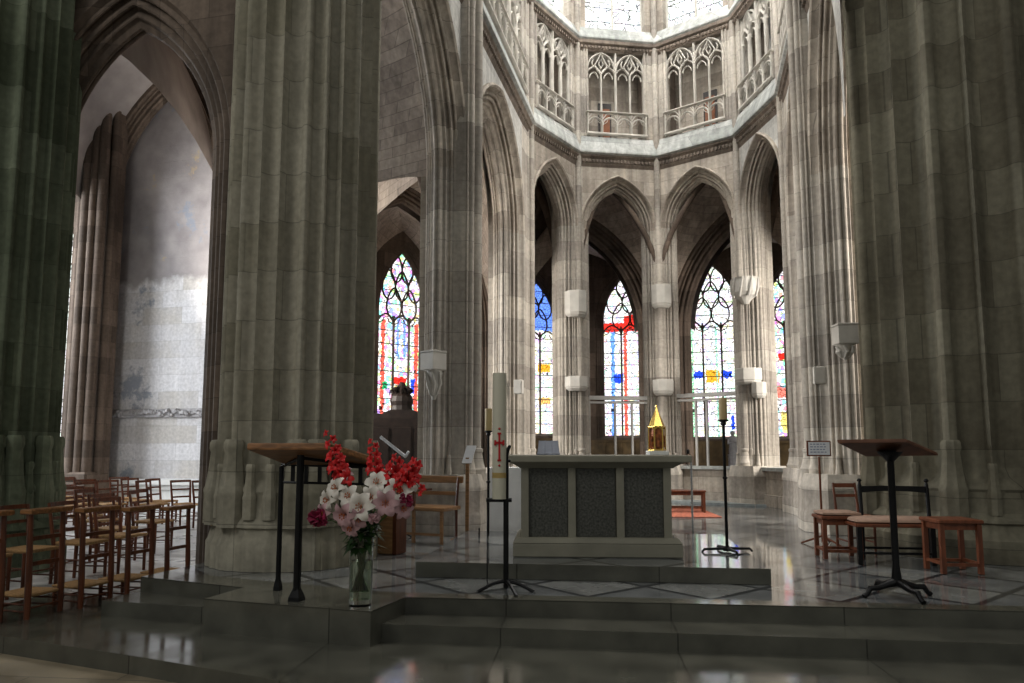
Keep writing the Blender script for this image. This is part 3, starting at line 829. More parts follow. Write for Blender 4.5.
# outer polygon with windows
OUT = [(-10.35, 14.3), (-9.3, 15.9), (-6.3, 20.35), (-3.25, 22.1), (-.774, 22.1), (1.7, 22.1), (4.1, 20.9), (7.6, 16.4)]
def lancet_window(num, P0, P1, a, sill, zs, top, mat, wallmat=None, mid=None, lights=3, zt=11.4, dado=True, backed=False, z0=0.):
    P0, P1 = Vector(P0), Vector(P1)
    L = (P1 - P0).length; u = (P1 - P0) / L; n = Vector((u.y, -u.x)); mtx = frame_mtx(P0, u, n)
    mid = L / 2 if mid is None else mid
    A = Arch(mid, a, zs, top - zs); T = .26
    wallmat = wallmat or M['brown']
    root = empty('window_%d' % num, kind='structure')
    prof = mould(T, .36, hood=False)
    mb = MB(); face_above(mb, A, T, 0, L, zt, 0, mtx, zlow=z0)
    mb.add([(A.mid - a - T, 0, z0), (A.mid + a + T, 0, z0), (A.mid + a + T, 0, sill), (A.mid - a - T, 0, sill), (A.mid + a + T, .5, sill + .15), (A.mid - a - T, .5, sill + .15)], [(0, 1, 2, 3), (3, 2, 4, 5)], mtx)
    mb.build('surrounding_wall', wallmat, root)
    mb = MB(); sweep_arch(mb, A, prof, mtx)
    for s in (-1, 1): jamb(mb, A, prof, s, sill, mtx)
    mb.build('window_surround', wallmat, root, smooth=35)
    # glass in its own frame: x across from the centre, z from the sill
    H = A.full(0, 16)
    pts = [(-a, 0, 0)] + [(x - mid, 0, z - sill) for x, z in H] + [(a, 0, 0)]
    g = MB(); g.add(pts, [tuple(range(len(pts)))[::-1]])
    go = g.build('stained_glass', mat, root); go.matrix_world = mtx @ Matrix.Translation((mid, .26, sill))
    tr = MB(); tm = mtx @ Matrix.Translation((0, .22, 0))
    lw = 2 * a / lights; hz = zs - .25
    for i in range(1, lights): tr.bar([(mid - a + lw * i, sill), (mid - a + lw * i, hz + .1)], .055, .1, tm)
    tr.bar(A.full(0), .06, .1, tm); tr.bar([(mid - a, sill), (mid - a, zs)], .06, .1, tm); tr.bar([(mid + a, sill), (mid + a, zs)], .06, .1, tm)
    for i in range(lights):
        s = Arch(mid - a + lw * (i + .5), lw / 2, hz - lw * .35, lw * .62); tr.bar(s.full(0, 8), .045, .08, tm)
        tr.bar([(s.mid - lw * .5, s.zs + .03), (s.mid - lw * .2, s.zs + .1), (s.mid - lw * .12, s.zs + .2)], .03, .05, tm); tr.bar([(s.mid + lw * .5, s.zs + .03), (s.mid + lw * .2, s.zs + .1), (s.mid + lw * .12, s.zs + .2)], .03, .05, tm)
    # net of teardrop openings
    cell_h = (top - hz) / 2.7
    for row in range(3):
        cnt = [2, 3, 2][row] if lights == 3 else [1, 2, 1][row]
        zc = hz + cell_h * (.62 + .72 * row) - (.0 if row < 2 else .03)
        for c in range(cnt):
            xx = mid + (c - (cnt - 1) / 2) * lw * (.98 - .14 * row)
            hw, hh = lw * .47 * (1 - .12 * row), cell_h * .62 * (1 - .06 * row)
            loop = []
            for i in range(17):
                th = 2 * PI * i / 16
                z_ = math.cos(th); x_ = math.sin(th) * (1 - .25 * z_) * (abs(math.sin(th)) ** .25)
                loop.append((xx + x_ * hw, zc + z_ * hh))
            if all(A.inside(x, z, .04) for x, z in loop): tr.bar(loop, .045, .08, tm)
            else:
                seg = []
                for p in loop:
                    if A.inside(p[0], p[1], .03): seg.append(p)
                    else:
                        if len(seg) > 1: tr.bar(seg, .045, .08, tm)
                        seg = []
                if len(seg) > 1: tr.bar(seg, .045, .08, tm)
    tr.build('stone_tracery', M['brown'], root)
    ir = MB(); z = sill + .38
    while z < zs - .3: ir.bar([(mid - a, z), (mid + a, z)], .018, .02, tm); z += .76
    ir.build('saddle_bars', M['iron'], root)
    if dado:
        d = MB(); k = max(3, int(L / .45))
        d.box((L / 2, -.03, (sill - .1) / 2), (L, .05, sill - .1), mtx=mtx)
        d.box((L / 2, -.06, sill - .1), (L, .1, .07), mtx=mtx)
        for i in range(k + 1): d.box((L * i / k, -.07, (sill - .12) / 2), (.07, .04, sill - .12), mtx=mtx)
        d.build('wood_dado', M['dado'], root)
    return A, mtx, root
BL, GO, RE, GR = (.02, .07, .75), (.85, .38, .03), (.75, .03, .02), (.02, .35, .12)
g0 = stained('stained_glass_red_blue', 1.05, [(-.62, -.50, 0, 3.3, (.8, .12, .08)), (.46, .60, 0, 3.3, (.8, .12, .08)), (-.12, -.04, 2.3, 3.4, (.2, .35, .9)), (.10, .17, 2.3, 3.4, (.2, .35, .9)), (-.2, .22, 1.55, 1.75, RE), (-.18, .2, 1.2, 1.5, (.8, .6, .2)), (.36, .5, 1.3, 1.7, BL), (-.56, -.4, 1.4, 1.6, GR), (-.5, -.2, .3, .5, (.7, .7, .3))], cellx=11, sat=.7)
g1 = stained('stained_glass_blue_head', 1.05, [(-.9, .9, 3.3, 5, (.12, .25, .9)), (-.25, -.15, 0, 3.2, (.85, .15, .1)), (.2, .6, 2.0, 2.25, GO), (.2, .6, 1.0, 1.2, (.9, .5, .15)), (-.7, -.3, .2, .5, BL)], cellx=11, sat=.45)
g2 = stained('stained_glass_red_chevron', 1.05, [(-.62, -.5, 0, 3.6, (.15, .35, .95)), (-.22, -.12, 0, 3.6, (.85, .12, .08)), (.36, .50, 0, 3.6, (.15, .35, .95)), (-.9, .9, 3.35, 3.62, RE), (-.2, .3, 3.5, 3.85, RE), (-.52, -.25, 1.72, 2.0, BL), (.5, .62, 1.8, 2.1, BL)], cellx=11, sat=.4)
g3 = stained('stained_glass_gold_blue', 1.05, [(-.56, -.26, 1.85, 2.06, BL), (-.2, .2, 1.72, 2.10, GO), (.24, .56, 1.85, 2.06, BL), (.5, .6, .3, .7, BL), (-.62, -.57, 0, 3.4, (.3, .75, .4)), (.1, .14, 0, 3.6, (.3, .7, .5))], cellx=11, sat=.4)
g4 = stained('stained_glass_green_red', 1.05, [(-.75, -.6, 0, 4, (.3, .8, .3)), (-.5, -.1, 2.3, 2.5, RE), (-.6, -.2, 1.2, 1.5, (.8, .2, .15)), (-.5, -.2, .3, .8, (.9, .7, .2))], cellx=11, sat=.7)
LW = lancet_window
LW(1, OUT[1], OUT[2], .76, 1.45, 5.05, 6.75, g0, mid=2.75)
LW(2, OUT[2], OUT[3], .75, 1.6, 5.0, 6.55, g1)
LW(3, OUT[3], OUT[4], .86, 1.55, 5.2, 6.8, g2, mid=1.32)
LW(4, OUT[4], OUT[5], .82, 1.5, 5.2, 6.9, g3, mid=1.31)
LW(5, OUT[5], OUT[6], .85, 1.5, 5.1, 6.7, g4, mid=1.15)
def plainwall(name, P0, P1, zt, mat, z0=0.):
    P0, P1 = Vector(P0), Vector(P1); u = (P1 - P0).normalized(); n = Vector((u.y, -u.x))
    mb = MB(); mb.box(((P1 - P0).length / 2, .15, (zt + z0) / 2), ((P1 - P0).length, .3, zt - z0), mtx=frame_mtx(P0, u, n))
    return mb.build(name, mat, None, kind='structure')
plainwall('wall_ambulatory_left', OUT[0], OUT[1], 11.4, M['brown'])
plainwall('wall_ambulatory_right', OUT[6], OUT[7], 11.4, M['brown'])
plainwall('wall_aisle_right', OUT[7], (9.5, 8), 11.4, M['brown'])
# webs from chapel arches to the window walls
def wwin(P0, P1, mid, half, zs, top):
    P0, P1 = Vector(P0), Vector(P1); L = (P1 - P0).length; u = (P1 - P0) / L
    A = Arch(L / 2 if mid is None else mid, half, zs, top - zs); return curve_pts(A, frame_mtx(P0, u, Vector((u.y, -u.x))), 0, 0)
web('ceiling_chapel', curve_pts(*RA[0], .0, .6), wwin(OUT[1], OUT[2], 2.62, 1.35, 4.9, 7.3), M['vault'], .15)
web('ceiling_chapel', curve_pts(*RA[1], .0, .6), wwin(OUT[2], OUT[4], None, 2.4, 4.7, 7.3), M['vault'], .15)
web('ceiling_chapel', curve_pts(*RA[2], .0, .6), wwin(OUT[4], OUT[6], None, 2.4, 4.7, 7.3), M['vault'], .15)
web('ceiling_chapel', curve_pts(*RA[3], .0, .6), wwin(OUT[6], OUT[7], None, 1.6, 4.9, 7.3), M['vault'], .15)

# ribs under the ambulatory vaults
def rib(p0, p1, top, r=.09):
    pts = []
    for i in range(15):
        f = i / 14
        pts.append((p0[0] + (p1[0] - p0[0]) * f, p0[1] + (p1[1] - p0[1]) * f, p0[2] + (p1[2] - p0[2]) * f + (top - (p0[2] + p1[2]) / 2) * math.sin(PI * f) ** .8))
    return pts
rb = MB()
for a_, b_ in ((VC - Vector((0, -.8)), G[2]), (VL1 + Vector((-.5, .7)), G[1]), (VR1 + Vector((.5, .7)), G[3]), (VL2 + Vector((-.8, .1)), G[1]), (VR2 + Vector((.8, .1)), G[3])):
    rb.tube(rib((a_[0], a_[1], 5.4), (b_[0], b_[1], 5.0), 7.9), .12, 8)
for a_, b_ in ((VL1, G[2]), (VC, G[1]), (VC, G[3]), (VR1, G[2]), (VL2, G[0])):
    rb.tube(rib((a_[0], a_[1], 5.6), (b_[0], b_[1], 5.0), 8.1), .07, 8)
o = rb.build('trim_1', M['brown'], None, smooth=50, kind='structure')

# north aisle: arch beside the left crossing pier, blind bay, vault, bright side window
AF, mtxF = ring_arch('wall_transept_arch', (-8.85, 7.1), (-5.25, 7.25), .06, .58, .7, 4.9, 6.80, 11.4, M['brown'], z0=-.26)
BW0, BW1 = Vector((-14.85, 14.3)), Vector((-10.35, 14.3))
def blind_bay():
    L = (BW1 - BW0).length; mtx = frame_mtx(BW0, Vector((1, 0)), Vector((0, -1)))
    A = Arch(2.1, 1.50, 7.2, 2.9); T = .42
    r = empty('wall_blind_bay', kind='structure')
    mb = MB(); face_above(mb, A, T, -.3, L + .1, 13, 0, mtx, zlow=-.26); mb.build('surrounding_wall', M['brown'], r)
    prof = mould(T, .5, hood=False)
    mb = MB(); sweep_arch(mb, A, prof, mtx)
    for s in (-1, 1): jamb(mb, A, prof, s, -.26, mtx)
    mb.build('arch_moulding', M['brown'], r, smooth=35)
    mb = MB(); H = A.full(.4, 14); pts = [(A.mid - A.a - .4, .42, -.26)] + [(x, .42, z) for x, z in H] + [(A.mid + A.a + .4, .42, -.26)]
    mb.add(pts, [tuple(range(len(pts)))[::-1]], mtx); mb.build('blocking_masonry', M['blind'], r)
    mb = MB(); mb.box((A.mid, .3, .42), (2 * A.a + .5, .3, .12), mtx=mtx); mb.box((A.mid, .33, .3), (2 * A.a + .4, .2, .12), mtx=mtx); mb.box((A.mid, .36, .0), (2 * A.a + .4, .14, .5), mtx=mtx)
    mb.build('stone_bench_ledge', M['whites'], r)
    mb = MB(); mb.box((A.mid, .38, 2.08), (2 * A.a, .05, .2), mtx=mtx)
    random.seed(3)
    for i in range(46):
        x = A.mid - A.a + .06 + i * (2 * A.a - .1) / 45; z = 2.08 + random.uniform(-.05, .05)
        mb.lathe([(.005, -.05), (.04, -.02), (.045, .02), (.01, .05)], (0, 0, 0), 6, mtx=mtx @ Matrix.Translation((x, .35, z)) @ Matrix.Rotation(random.uniform(0, 3), 4, 'Y') @ Matrix.Scale(random.uniform(.9, 1.6), 4))
    mb.build('carved_foliage_band', simple('carved_band', (.36, .35, .36), .8, var=.2), r)
    return A, mtx
AB, mtxB = blind_bay()
web('ceiling_aisle', curve_pts(AB, mtxB, .42, 0), [Vector((x - 0, y, z)) for x, y, z in [(p.x + 3.4 * 0 + 2.0, 8.0, p.z) for p in curve_pts(AB, mtxB, .9, 0)]], simple('aisle_vault_render', (.34, .31, .30), .9, var=.12, scale=2), .5)
# dark clustered pier left of the blind bay
t = thing('clustered_pillar', 'dark clustered pillar at the left side of the blocked grey arch, behind the far left pier', 'pillar', (-14.32, 13.9, -.26))
mb = MB()
for i, (dx, dy, r) in enumerate([(-.25, .1, .14), (-.05, -.12, .11), (.14, -.1, .09), (.3, .0, .12), (.42, .2, .09), (-.42, .2, .1), (-.58, .25, .09), (-.70, .33, .08)]): mb.tube([(dx, dy, 0), (dx, dy, 12)], r, 10)
mb.box((-.12, .35, 6), (1.2, .3, 12)); mb.build('shaft_cluster', M['brown'], t, smooth=40)
mb = MB(); mb.bbox((0, .1, .35), (1.15, .8, .7), .04); mb.bbox((0, .1, .8), (1.0, .68, .25), .08); mb.build('pier_base', M['brown'], t)
mb = MB()
for a_, b_, tp in (((-10.4, 14.0, 6.6), (-12.5, 7.5, 6.6), 10.9), ((-10.3, 14.0, 6.4), (-8.5, 7.5, 6.), 9.5)): mb.tube(rib(a_, b_, tp), .14, 8)
mb.build('trim_2', M['brown'], None, smooth=50, kind='structure')
gs = stained('plain_leaded_glass', 1.3, [], tint=(.95, 1, 1), cellx=5, sat=.1)
LW(6, (-19.0, 14.31), (-14.85, 14.31), 1.75, 1.3, 6.0, 8.6, gs, zt=13, dado=False, z0=-.26)
LW(7, (-19.0, 7.0), (-19.0, 14.31), 1.8, 1.6, 6.0, 8.8, gs, zt=13, dado=False, z0=-.26)

# ceilings that close the building above what the photo shows
def lid(name, inner, outer, z, mat):
    mb = MB(); n = len(inner); vs = [(*p, z) for p in inner] + [(*p, z) for p in outer]
    mb.add(vs, [(i, i + 1, n + i + 1, n + i) for i in range(n - 1)]); return mb.build(name, mat, None, kind='structure')
inn = [(-4.1, 6.2), (-4.1, 14.7), (-3.2, 17.0), (-.774, 18.0), (1.7, 17.0), (2.6, 14.7), (2.6, 6.2)]
outr = [(-20, 6.2), (-20, 15), (-9, 24), (-.774, 26), (8, 24), (14, 15), (14, 6.2)]
lid('ceiling_aisles', inn, outr, 11.5, M['vault'])
mb = MB(); mb.prism([(-5, 6.2), (-5, 14.7), (-3.6, 18), (-.774, 18.6), (2, 18), (3.4, 14.7), (3.4, 6.2)], 15.5, 15.7); mb.build('ceiling_choir', M['vault'], None, kind='structure')

# ------------------------------------------------------------------ floors and steps
fl = MB(); fl.prism([(-21, -6), (14, -6), (14, 7.2), (-21, 7.2)], -.6, -.39); froot = fl.build('floor', M['nave'], None, kind='structure')
fl = MB(); fl.prism([(-6.4, 4.72), (-5.34, 4.57), (-3.78, 4.36), (-2.48, 4.14), (3, 3.3), (13, 1.9), (13, 9), (-5.1, 9), (-5.1, 5.9), (-6.4, 6.1)], -.5, -.26); fl.build('lower_step', M['step'], froot)
fl = MB(); fl.prism([(-20, 6.4), (-6.4, 4.72), (-6.4, 6.1), (-5.1, 5.9), (-5.1, 24), (-20, 24)], -.5, -.262); fl.build('aisle_floor', M['aisle'], froot)
fl = MB(); fl.prism([(-5.12, 5.33), (-3.8, 5.33), (-3.8, 7), (-5.12, 7)], -.4, -.13); fl.build('side_step', M['step'], froot)
fl = MB(); fl.prism([(-2.6, 5.14), (13, 7.14), (13, 9), (-2.6, 9)], -.4, -.13); fl.build('middle_step', M['step'], froot)
fl = MB()
poly0 = [(-5.12, 5.78), (-3.86, 5.57), (-3.88, 5.08), (-2.38, 5.0), (-2.33, 5.54), (13, 7.80), (13, 24), (-5.12, 24)]
fl.m = 0; fl.prism(poly0, -.4, -.003)
n = len(poly0)
for i in range(len(fl.mi)): fl.mi[i] = 0 if i == 1 else 1
fo = fl.build('choir_floor', [M['floor'], M['step']], froot)
# plain border along the front edge
fl = MB(); fl.prism([(-5.12, 5.78), (-3.86, 5.57), (-3.88, 5.08), (-2.38, 5.0), (-2.33, 5.54), (13, 7.80), (13, 7.98), (-2.2, 5.74), (-2.6, 5.7), (-3.0, 5.75), (-5.12, 6.1)], -.01, 0); fl.build('border_slabs', M['step'], froot)
# altar platform
u8 = Vector((math.cos(.13), math.sin(.13))); v8 = Vector((-u8.y, u8.x)); Pc = Vector((-2.60, 6.42))
pf = [Pc, Pc + u8 * 3.24, Pc + u8 * 3.24 + v8 * 2.6, Pc + v8 * 2.6]
fl = MB(); fl.prism([tuple(p) for p in pf], 0, .14)
for i in range(len(fl.mi)): fl.mi[i] = 0 if i == 1 else 1
po = fl.build('altar_platform', [M['floor'], M['step']], froot)
# low rise on which the apse pillars stand
fl = MB(); fl.prism([(-4.2, 14.2), (-3.2, 16.0), (-2.2, 16.1), (-.774, 16.75), (.7, 16.1), (1.6, 16.0), (2.6, 14.2), (4, 14), (4, 18), (-.774, 20), (-4.8, 18)], -.01, .04); fl.build('apse_floor_rise', simple('apse_slabs', (.30, .34, .35), .4, var=.15), froot)

# ------------------------------------------------------------------ altar and what stands on it
def altar():
    t = thing('stone_altar', 'pale stone altar with three dark granite panels in the middle of the platform', 'altar', (-1.05, 7.50, .14), .20)
    W_ = 1.66; D_ = .86
    b = MB(); b.bbox((0, 0, .07), (W_, D_, .14), .012); b.loft([[(sx * (W_ / 2 - d), sy * (D_ / 2 - d), z) for sx, sy in ((-1, -1), (1, -1), (1, 1), (-1, 1))] for d, z in ((.0, .14), (.03, .18), (.05, .19))], mtx=None); b.build('base', M['altar'], t)
    body = MB(); body.box((0, 0, .53), (1.44, .62, .70)); body.build('core', M['altar'], t)
    y = -.33
    for i, x in enumerate((-.715, -.245, .235, .70)):
        for yy in (y, -y): p = MB(); p.bbox((x, yy, .53), (.075, .07, .70), .006); p.build('pilaster', M['altar'], t)
    for i, x in enumerate((-.48, -.005, .4675)):
        p = MB(); p.bbox((x, -.318, .53), (.385, .03, .68), .004); p.build('granite_panel', M['altarp'], t)
    s = MB(); s.loft([[(sx * (.76 + e), sy * (.36 + e), z) for sx, sy in ((-1, -1), (1, -1), (1, 1), (-1, 1))] for e, z in ((0, .87), (.02, .885), (.07, .915), (.10, .93))])
    s.bbox((0, 0, .965), (1.86, .92, .07), .008); s.build('table_slab', M['altar'], t)
    return t
altar()
AZ = 1.14
t = thing('golden_tabernacle', 'small golden turret-shaped reliquary with a pointed roof on the right end of the altar', 'reliquary', (-.40, 7.62, AZ), .25)
mb = MB(); mb.bbox((0, 0, .022), (.20, .20, .044), .004); mb.build('stone_foot', M['whites'], t)
mb = MB(); mb.lathe([(.095, .044), (.095, .06), (.08, .065), (.075, .07)], n=6); mb.lathe([(.09, .285), (.095, .29), (.095, .30), (.085, .305), (.045, .40), (.02, .46), (.006, .50), (.012, .505), (.010, .52), (.0, .53)], n=6)
for i in range(6):
    an = PI / 3 * i; mb.tube([(.085 * math.cos(an), .085 * math.sin(an), .05), (.085 * math.cos(an), .085 * math.sin(an), .30)], .009, 6)
    a2 = an + PI / 3; mb.tube([(.085 * math.cos(an), .085 * math.sin(an), .265), ((math.cos(an) + math.cos(a2)) * .0425, (math.sin(an) + math.sin(a2)) * .0425, .29), (.085 * math.cos(a2), .085 * math.sin(a2), .265)], .006, 6)
mb.build('gilded_frame', M['gold'], t)
mb = MB(); mb.lathe([(.072, .06), (.072, .285)], n=6)
for i in range(6):
    an = PI / 3 * i + PI / 6; mb.tube([(.068 * math.cos(an), .068 * math.sin(an), .08), (.07 * math.cos(an), .07 * math.sin(an), .2)], [.018, .01], 6); 
mb.build('enamel_panels', M['enamel'], t)
t = thing('missal_stand', 'clear acrylic book stand on the left end of the altar', 'book stand', (-1.52, 7.42, AZ), .2)
mb = MB(); mb.add([(-.12, -.06, .0), (.12, -.06, .0), (.10, .05, .15), (-.10, .05, .15)], [(0, 1, 2, 3)]); mb.box((0, -.07, .015), (.24, .03, .012)); 
for x in (-.11, -.04, .04, .11): mb.tube([(x, -.06, 0), (x * .9, .05, .15), (x * .9, .10, 0)], .005, 6)
mb.build('acrylic_plate', simple('grey_acrylic', (.32, .34, .40), .15, .3, var=.1), t)

# ------------------------------------------------------------------ candles
def candlestick(name, label, loc, h, cup, foot, ch, cr, cross=True):
    t = thing(name, label, 'candlestick', loc)
    m = MB(); m.tube([(0, 0, .03), (0, 0, h)], .016, 8); m.lathe([(.02, h * .55), (.028, h * .56), (.02, h * .57)], n=10); m.build('pole', M['iron'], t)
    m = MB(); m.lathe([(.02, h - .05), (.03, h - .04), (cup * .5, h - .015), (cup, h), (cup, h + .012), (cup * .9, h + .012)], n=16); m.build('drip_pan', M['iron'], t)
    m = MB()
    for i in range(4):
        an = PI / 2 * i + .35; m.tube([(0, 0, .035), (math.cos(an) * foot * .9, math.sin(an) * foot * .9, .03), (math.cos(an) * foot, math.sin(an) * foot, .0)], [.018, .013, .012], 6)
    m.lathe([(.045, .01), (.05, .03), (.02, .06)], n=10)
    m.build('foot', M['iron'], t)
    m = MB(); m.lathe([(cr, h + .012), (cr, h + ch - .01), (cr * .9, h + ch), (.01, h + ch - .008)], n=16); m.tube([(0, 0, h + ch - .01), (.003, 0, h + ch + .02)], .003, 5)
    o = m.build('candle', M['waxy'], t, smooth=50); o['label'] = 'thick yellow wax candle'
    return t
candlestick('tall_candlestick', 'tall black iron candlestick with a yellow candle standing on the platform right of the altar', (.28, 7.85, .14), 1.36, .055, .27, .24, .042)
candlestick('tall_candlestick', 'black iron candlestick with a yellow candle behind the big white candle, left of altar', (-2.53, 8.6, 0), 1.42, .05, .2, .29, .045)
t = thing('paschal_candle_stand', 'black iron stand with curved tip holding a big white candle left of the altar', 'candle stand', (-1.60, 5.98, 0), .25)
m = MB(); m.tube([(0, 0, .03), (0, 0, 1.05), (.0, 0, 1.14), (.012, 0, 1.19), (.035, 0, 1.235)], [.024, .024, .022, .02, .012], 10); m.build('post', M['iron'], t, smooth=50)
for an in (PI * 1.03, PI * 1.62, -.15, PI * .5):
    m = MB(); m.tube([(0, 0, .09), (math.cos(an) * .12, math.sin(an) * .12, .06), (math.cos(an) * .24, math.sin(an) * .24, .0)], [.018, .014, .016], 6); m.build('leg', M['iron'], t)
m = MB(); m.tube([(-.16, 0, .02), (-.16, 0, .76)], .006, 6); m.build('tie_rod', M['iron'], t)
m = MB(); m.tube([(.05, 0, .765), (-.17, 0, .765)], .018, 8); m.lathe([(.06, .755), (.06, .775)], (-.085, 0, 0), 12); m.build('bracket', M['iron'], t); m = MB(); m.tube([(.04, 0, 1.10), (-.02, 0, 1.10)], .014, 8); m.build('bracket', M['iron'], t)
m = MB(); m.lathe([(.062, .775), (.062, 1.845), (.058, 1.862), (.02, 1.867)], n=20); o = m.build('candle', M['wax'], tag(thing('paschal_candle', '', ''), 'tall thick white candle with a red cross held by the black iron stand', 'candle'), smooth=50)
pc = o.parent; pc.location = (-1.655, 5.966, 0); pc.rotation_euler = (0, 0, .25)
m = MB()
for z0, z1, w_ in ((1.10, 1.34, .016), ): m.box((-.0, -.062, (z0 + z1) / 2), (w_, .012, z1 - z0))
m.box((0, -.062, 1.255), (.085, .012, .02)); m.lathe([(.0, -.013), (.013, 0), (.0, .013)], (0, -.062, 1.375), 8); m.lathe([(.0, -.013), (.013, 0), (.0, .013)], (0, -.062, 1.06), 8)
for x in (-.036, .036): m.box((x, -.06, 1.255), (.016, .012, .045))
m.box((0, -.062, 1.335), (.032, .012, .016)); m.box((0, -.062, 1.105), (.032, .012, .016))
o = m.build('red_cross', M['redpaint'], pc)
m = MB(); m.lathe([(.0635, .955), (.0635, 1.0)], n=20); m.build('gold_band', M['goldband'], pc)
# hand bell on the floor
t = thing('hand_bell', 'small dark hand bell on a round tray, on the floor by the rear candlestick', 'bell', (-2.63, 8.55, 0))
m = MB(); m.lathe([(.10, 0), (.11, .008), (.09, .014)], n=16); m.build('tray', M['iron'], t)
m = MB(); m.lathe([(.055, .014), (.05, .04), (.038, .09), (.03, .12), (.01, .13)], n=14); m.build('bell_body', M['bell'], t, smooth=50)
m = MB(); m.lathe([(.01, .13), (.014, .16), (.009, .19), (.013, .22), (.004, .235)], n=10); m.build('handle', M['darkw'], t, smooth=50)
# draped credence table
t = thing('draped_table', 'small table under a white and blue-grey cloth just behind the left end of altar', 'table', (-2.22, 9.55, 0), .25)
m = MB(); m.bbox((-.11, 0, .935), (.84, .5, .03), .005)
m.build('table_top', M['oak'], t)
for sx in (-1, 1):
    for sy in (-1, 1):
        m = MB(); m.box((sx * .37 - .11, sy * .2, .46), (.04, .04, .92)); m.build('leg', M['oak'], t)
def drape(x0, x1, y0, y1, zb, zt, amp, waves, hem=0.):
    m = MB(); per = []; nseg = 72
    P_ = 2 * ((x1 - x0) + (y1 - y0))
    rings = []
    for z, k in ((zt, 0.), (zt - .06, .3), ((zt + zb) / 2, .7), (zb, 1.)):
        r_ = []
        for i in range(nseg):
            d = P_ * i / nseg; a, b = x1 - x0, y1 - y0
            if d < a: p = (x0 + d, y0); nn = (0, -1)
            elif d < a + b: p = (x1, y0 + d - a); nn = (1, 0)
            elif d < 2 * a + b: p = (x1 - (d - a - b), y1); nn = (0, 1)
            else: p = (x0, y1 - (d - 2 * a - b)); nn = (-1, 0)
            o_ = (.012 + amp * k * (1 + math.sin(waves * 2 * PI * i / nseg)))
            zz = z + (hem * math.sin(2 * PI * i / nseg * 2 + 1) * k)
            r_.append((p[0] + nn[0] * o_, p[1] + nn[1] * o_, zz))
        rings.append(r_)
    m.loft(rings, cap=False); m.add(rings[0], [tuple(range(nseg))]); return m
m = drape(-.55, .33, -.27, .27, .03, .953, .012, 16); cl = m.build('tablecloth', M['cloth'], None, smooth=60, loc=(-2.22, 9.55, 0), rz=.25); tag(cl, 'long white cloth reaching the floor on the small table behind altar', 'tablecloth')
m = drape(-.02, .37, -.31, .31, .30, .972, .008, 7, .05); cl = m.build('cloth_cover', M['cloth2'], None, smooth=60, loc=(-2.22, 9.55, 0), rz=.25); tag(cl, 'blue-grey cloth laid over the white tablecloth beside the altar', 'cloth')

# ------------------------------------------------------------------ lecterns
def slab_between(near_l, near_r, far_r, far_l, th):
    """bevel-edged board from four top corners"""
    c = [Vector(p) for p in (near_l, near_r, far_r, far_l)]
    n = (c[1] - c[0]).cross(c[3] - c[0]).normalized()
    cen = sum(c, Vector()) / 4
    m = MB()
    ring = lambda k, d: [tuple(cen + (p - cen) * k - n * d) for p in c]
    m.loft([ring(.985, th), ring(1, th * .8), ring(1, th * .2), ring(.985, 0)])
    return m
t = thing('ambo_lectern', 'lectern with a sloping oak board on black iron posts, behind the flower vase', 'lectern', (-3.1, 5.3, 0))
def L3_(x, y, z): return (x + 3.1, y - 5.3, z)
m = slab_between(L3_(-3.43, 4.93, 1.25), L3_(-2.80, 5.10, 1.25), L3_(-2.62, 5.62, 1.12), L3_(-3.42, 5.48, 1.12), .055); m.build('sloping_board', M['oak'], t)
m = MB()
for x, y in ((-3.12, 5.20), (-3.42, 5.62)):
    m.tube([L3_(x, y, .06), L3_(x, y, 1.20 if y < 5.4 else 1.03)], .030 if y < 5.4 else .022, 10)
m.build('posts', M['iron'], t) if False else None
for x, y, r in ((-3.12, 5.20, .030), (-3.50, 5.53, .022)):
    m = MB(); zt = 1.175 if y < 5.4 else 1.05
    m.tube([L3_(x, y, .04), L3_(x, y, zt)], r, 10); m.lathe([(.07 if r > .025 else .04, 0), (.065 if r > .025 else .038, .03), (r, .10)], L3_(x, y, 0), 4, rot=PI / 4); m.build('post', M['iron'], t)
m = MB(); m.tube([L3_(-3.50, 5.53, 1.07), L3_(-2.75, 5.55, 1.05)], .014, 6); m.tube([L3_(-3.50, 5.53, .915), L3_(-2.7, 5.66, .90)], .012, 6); m.tube([L3_(-3.12, 5.2, 1.13), L3_(-2.7, 5.60, 1.05)], .014, 6); m.tube([L3_(-3.12, 5.2, 1.13), L3_(-3.5, 5.53, 1.05)], .014, 6)
for i in range(6):
    f = (i + .5) / 6.; m.box(L3_(-3.46 + .72 * f, 5.54 + .10 * f, .985), (.035, .012, .16))
m.build('grille', M['iron'], t)

t = thing('pedestal_lectern', 'reading table with tilted square wooden top on a black cast-iron pedestal, right front', 'lectern', (1.56, 6.56, 0))
def L4_(x, y, z): return (x - 1.56, y - 6.56, z)
lect_pts = [(1.10, 6.24, 1.278), (1.66, 6.45, 1.285), (2.0, 6.86, 1.175), (1.40, 6.72, 1.165)]
m = slab_between(*[L4_(*p) for p in lect_pts], .03); o = m.build('table_top', simple('brown_lectern_wood', (.13, .055, .03), .45, var=.25, scale=6), t)
m = MB(); m.tube([(0, 0, .1), (0, 0, .25), (0, 0, 1.12), (0, 0, 1.19)], [.045, .028, .028, .05], 12); m.lathe([(.03, 1.10), (.09, 1.165), (.10, 1.18)], n=14); m.build('pedestal', M['iron'], t, smooth=50)
for i in range(4):
    an = .15 + i * PI / 2 + .25
    m = MB(); pp = [(0, 0, .12), (.08, 0, .10), (.17, 0, .075), (.24, 0, .075), (.27, 0, .03), (.30, 0, .012)]
    m.tube([(x * math.cos(an), x * math.sin(an), z) for x, y, z in pp], [.04, .028, .022, .024, .02, .022], 8); m.build('claw_foot', M['iron'], t, smooth=50)

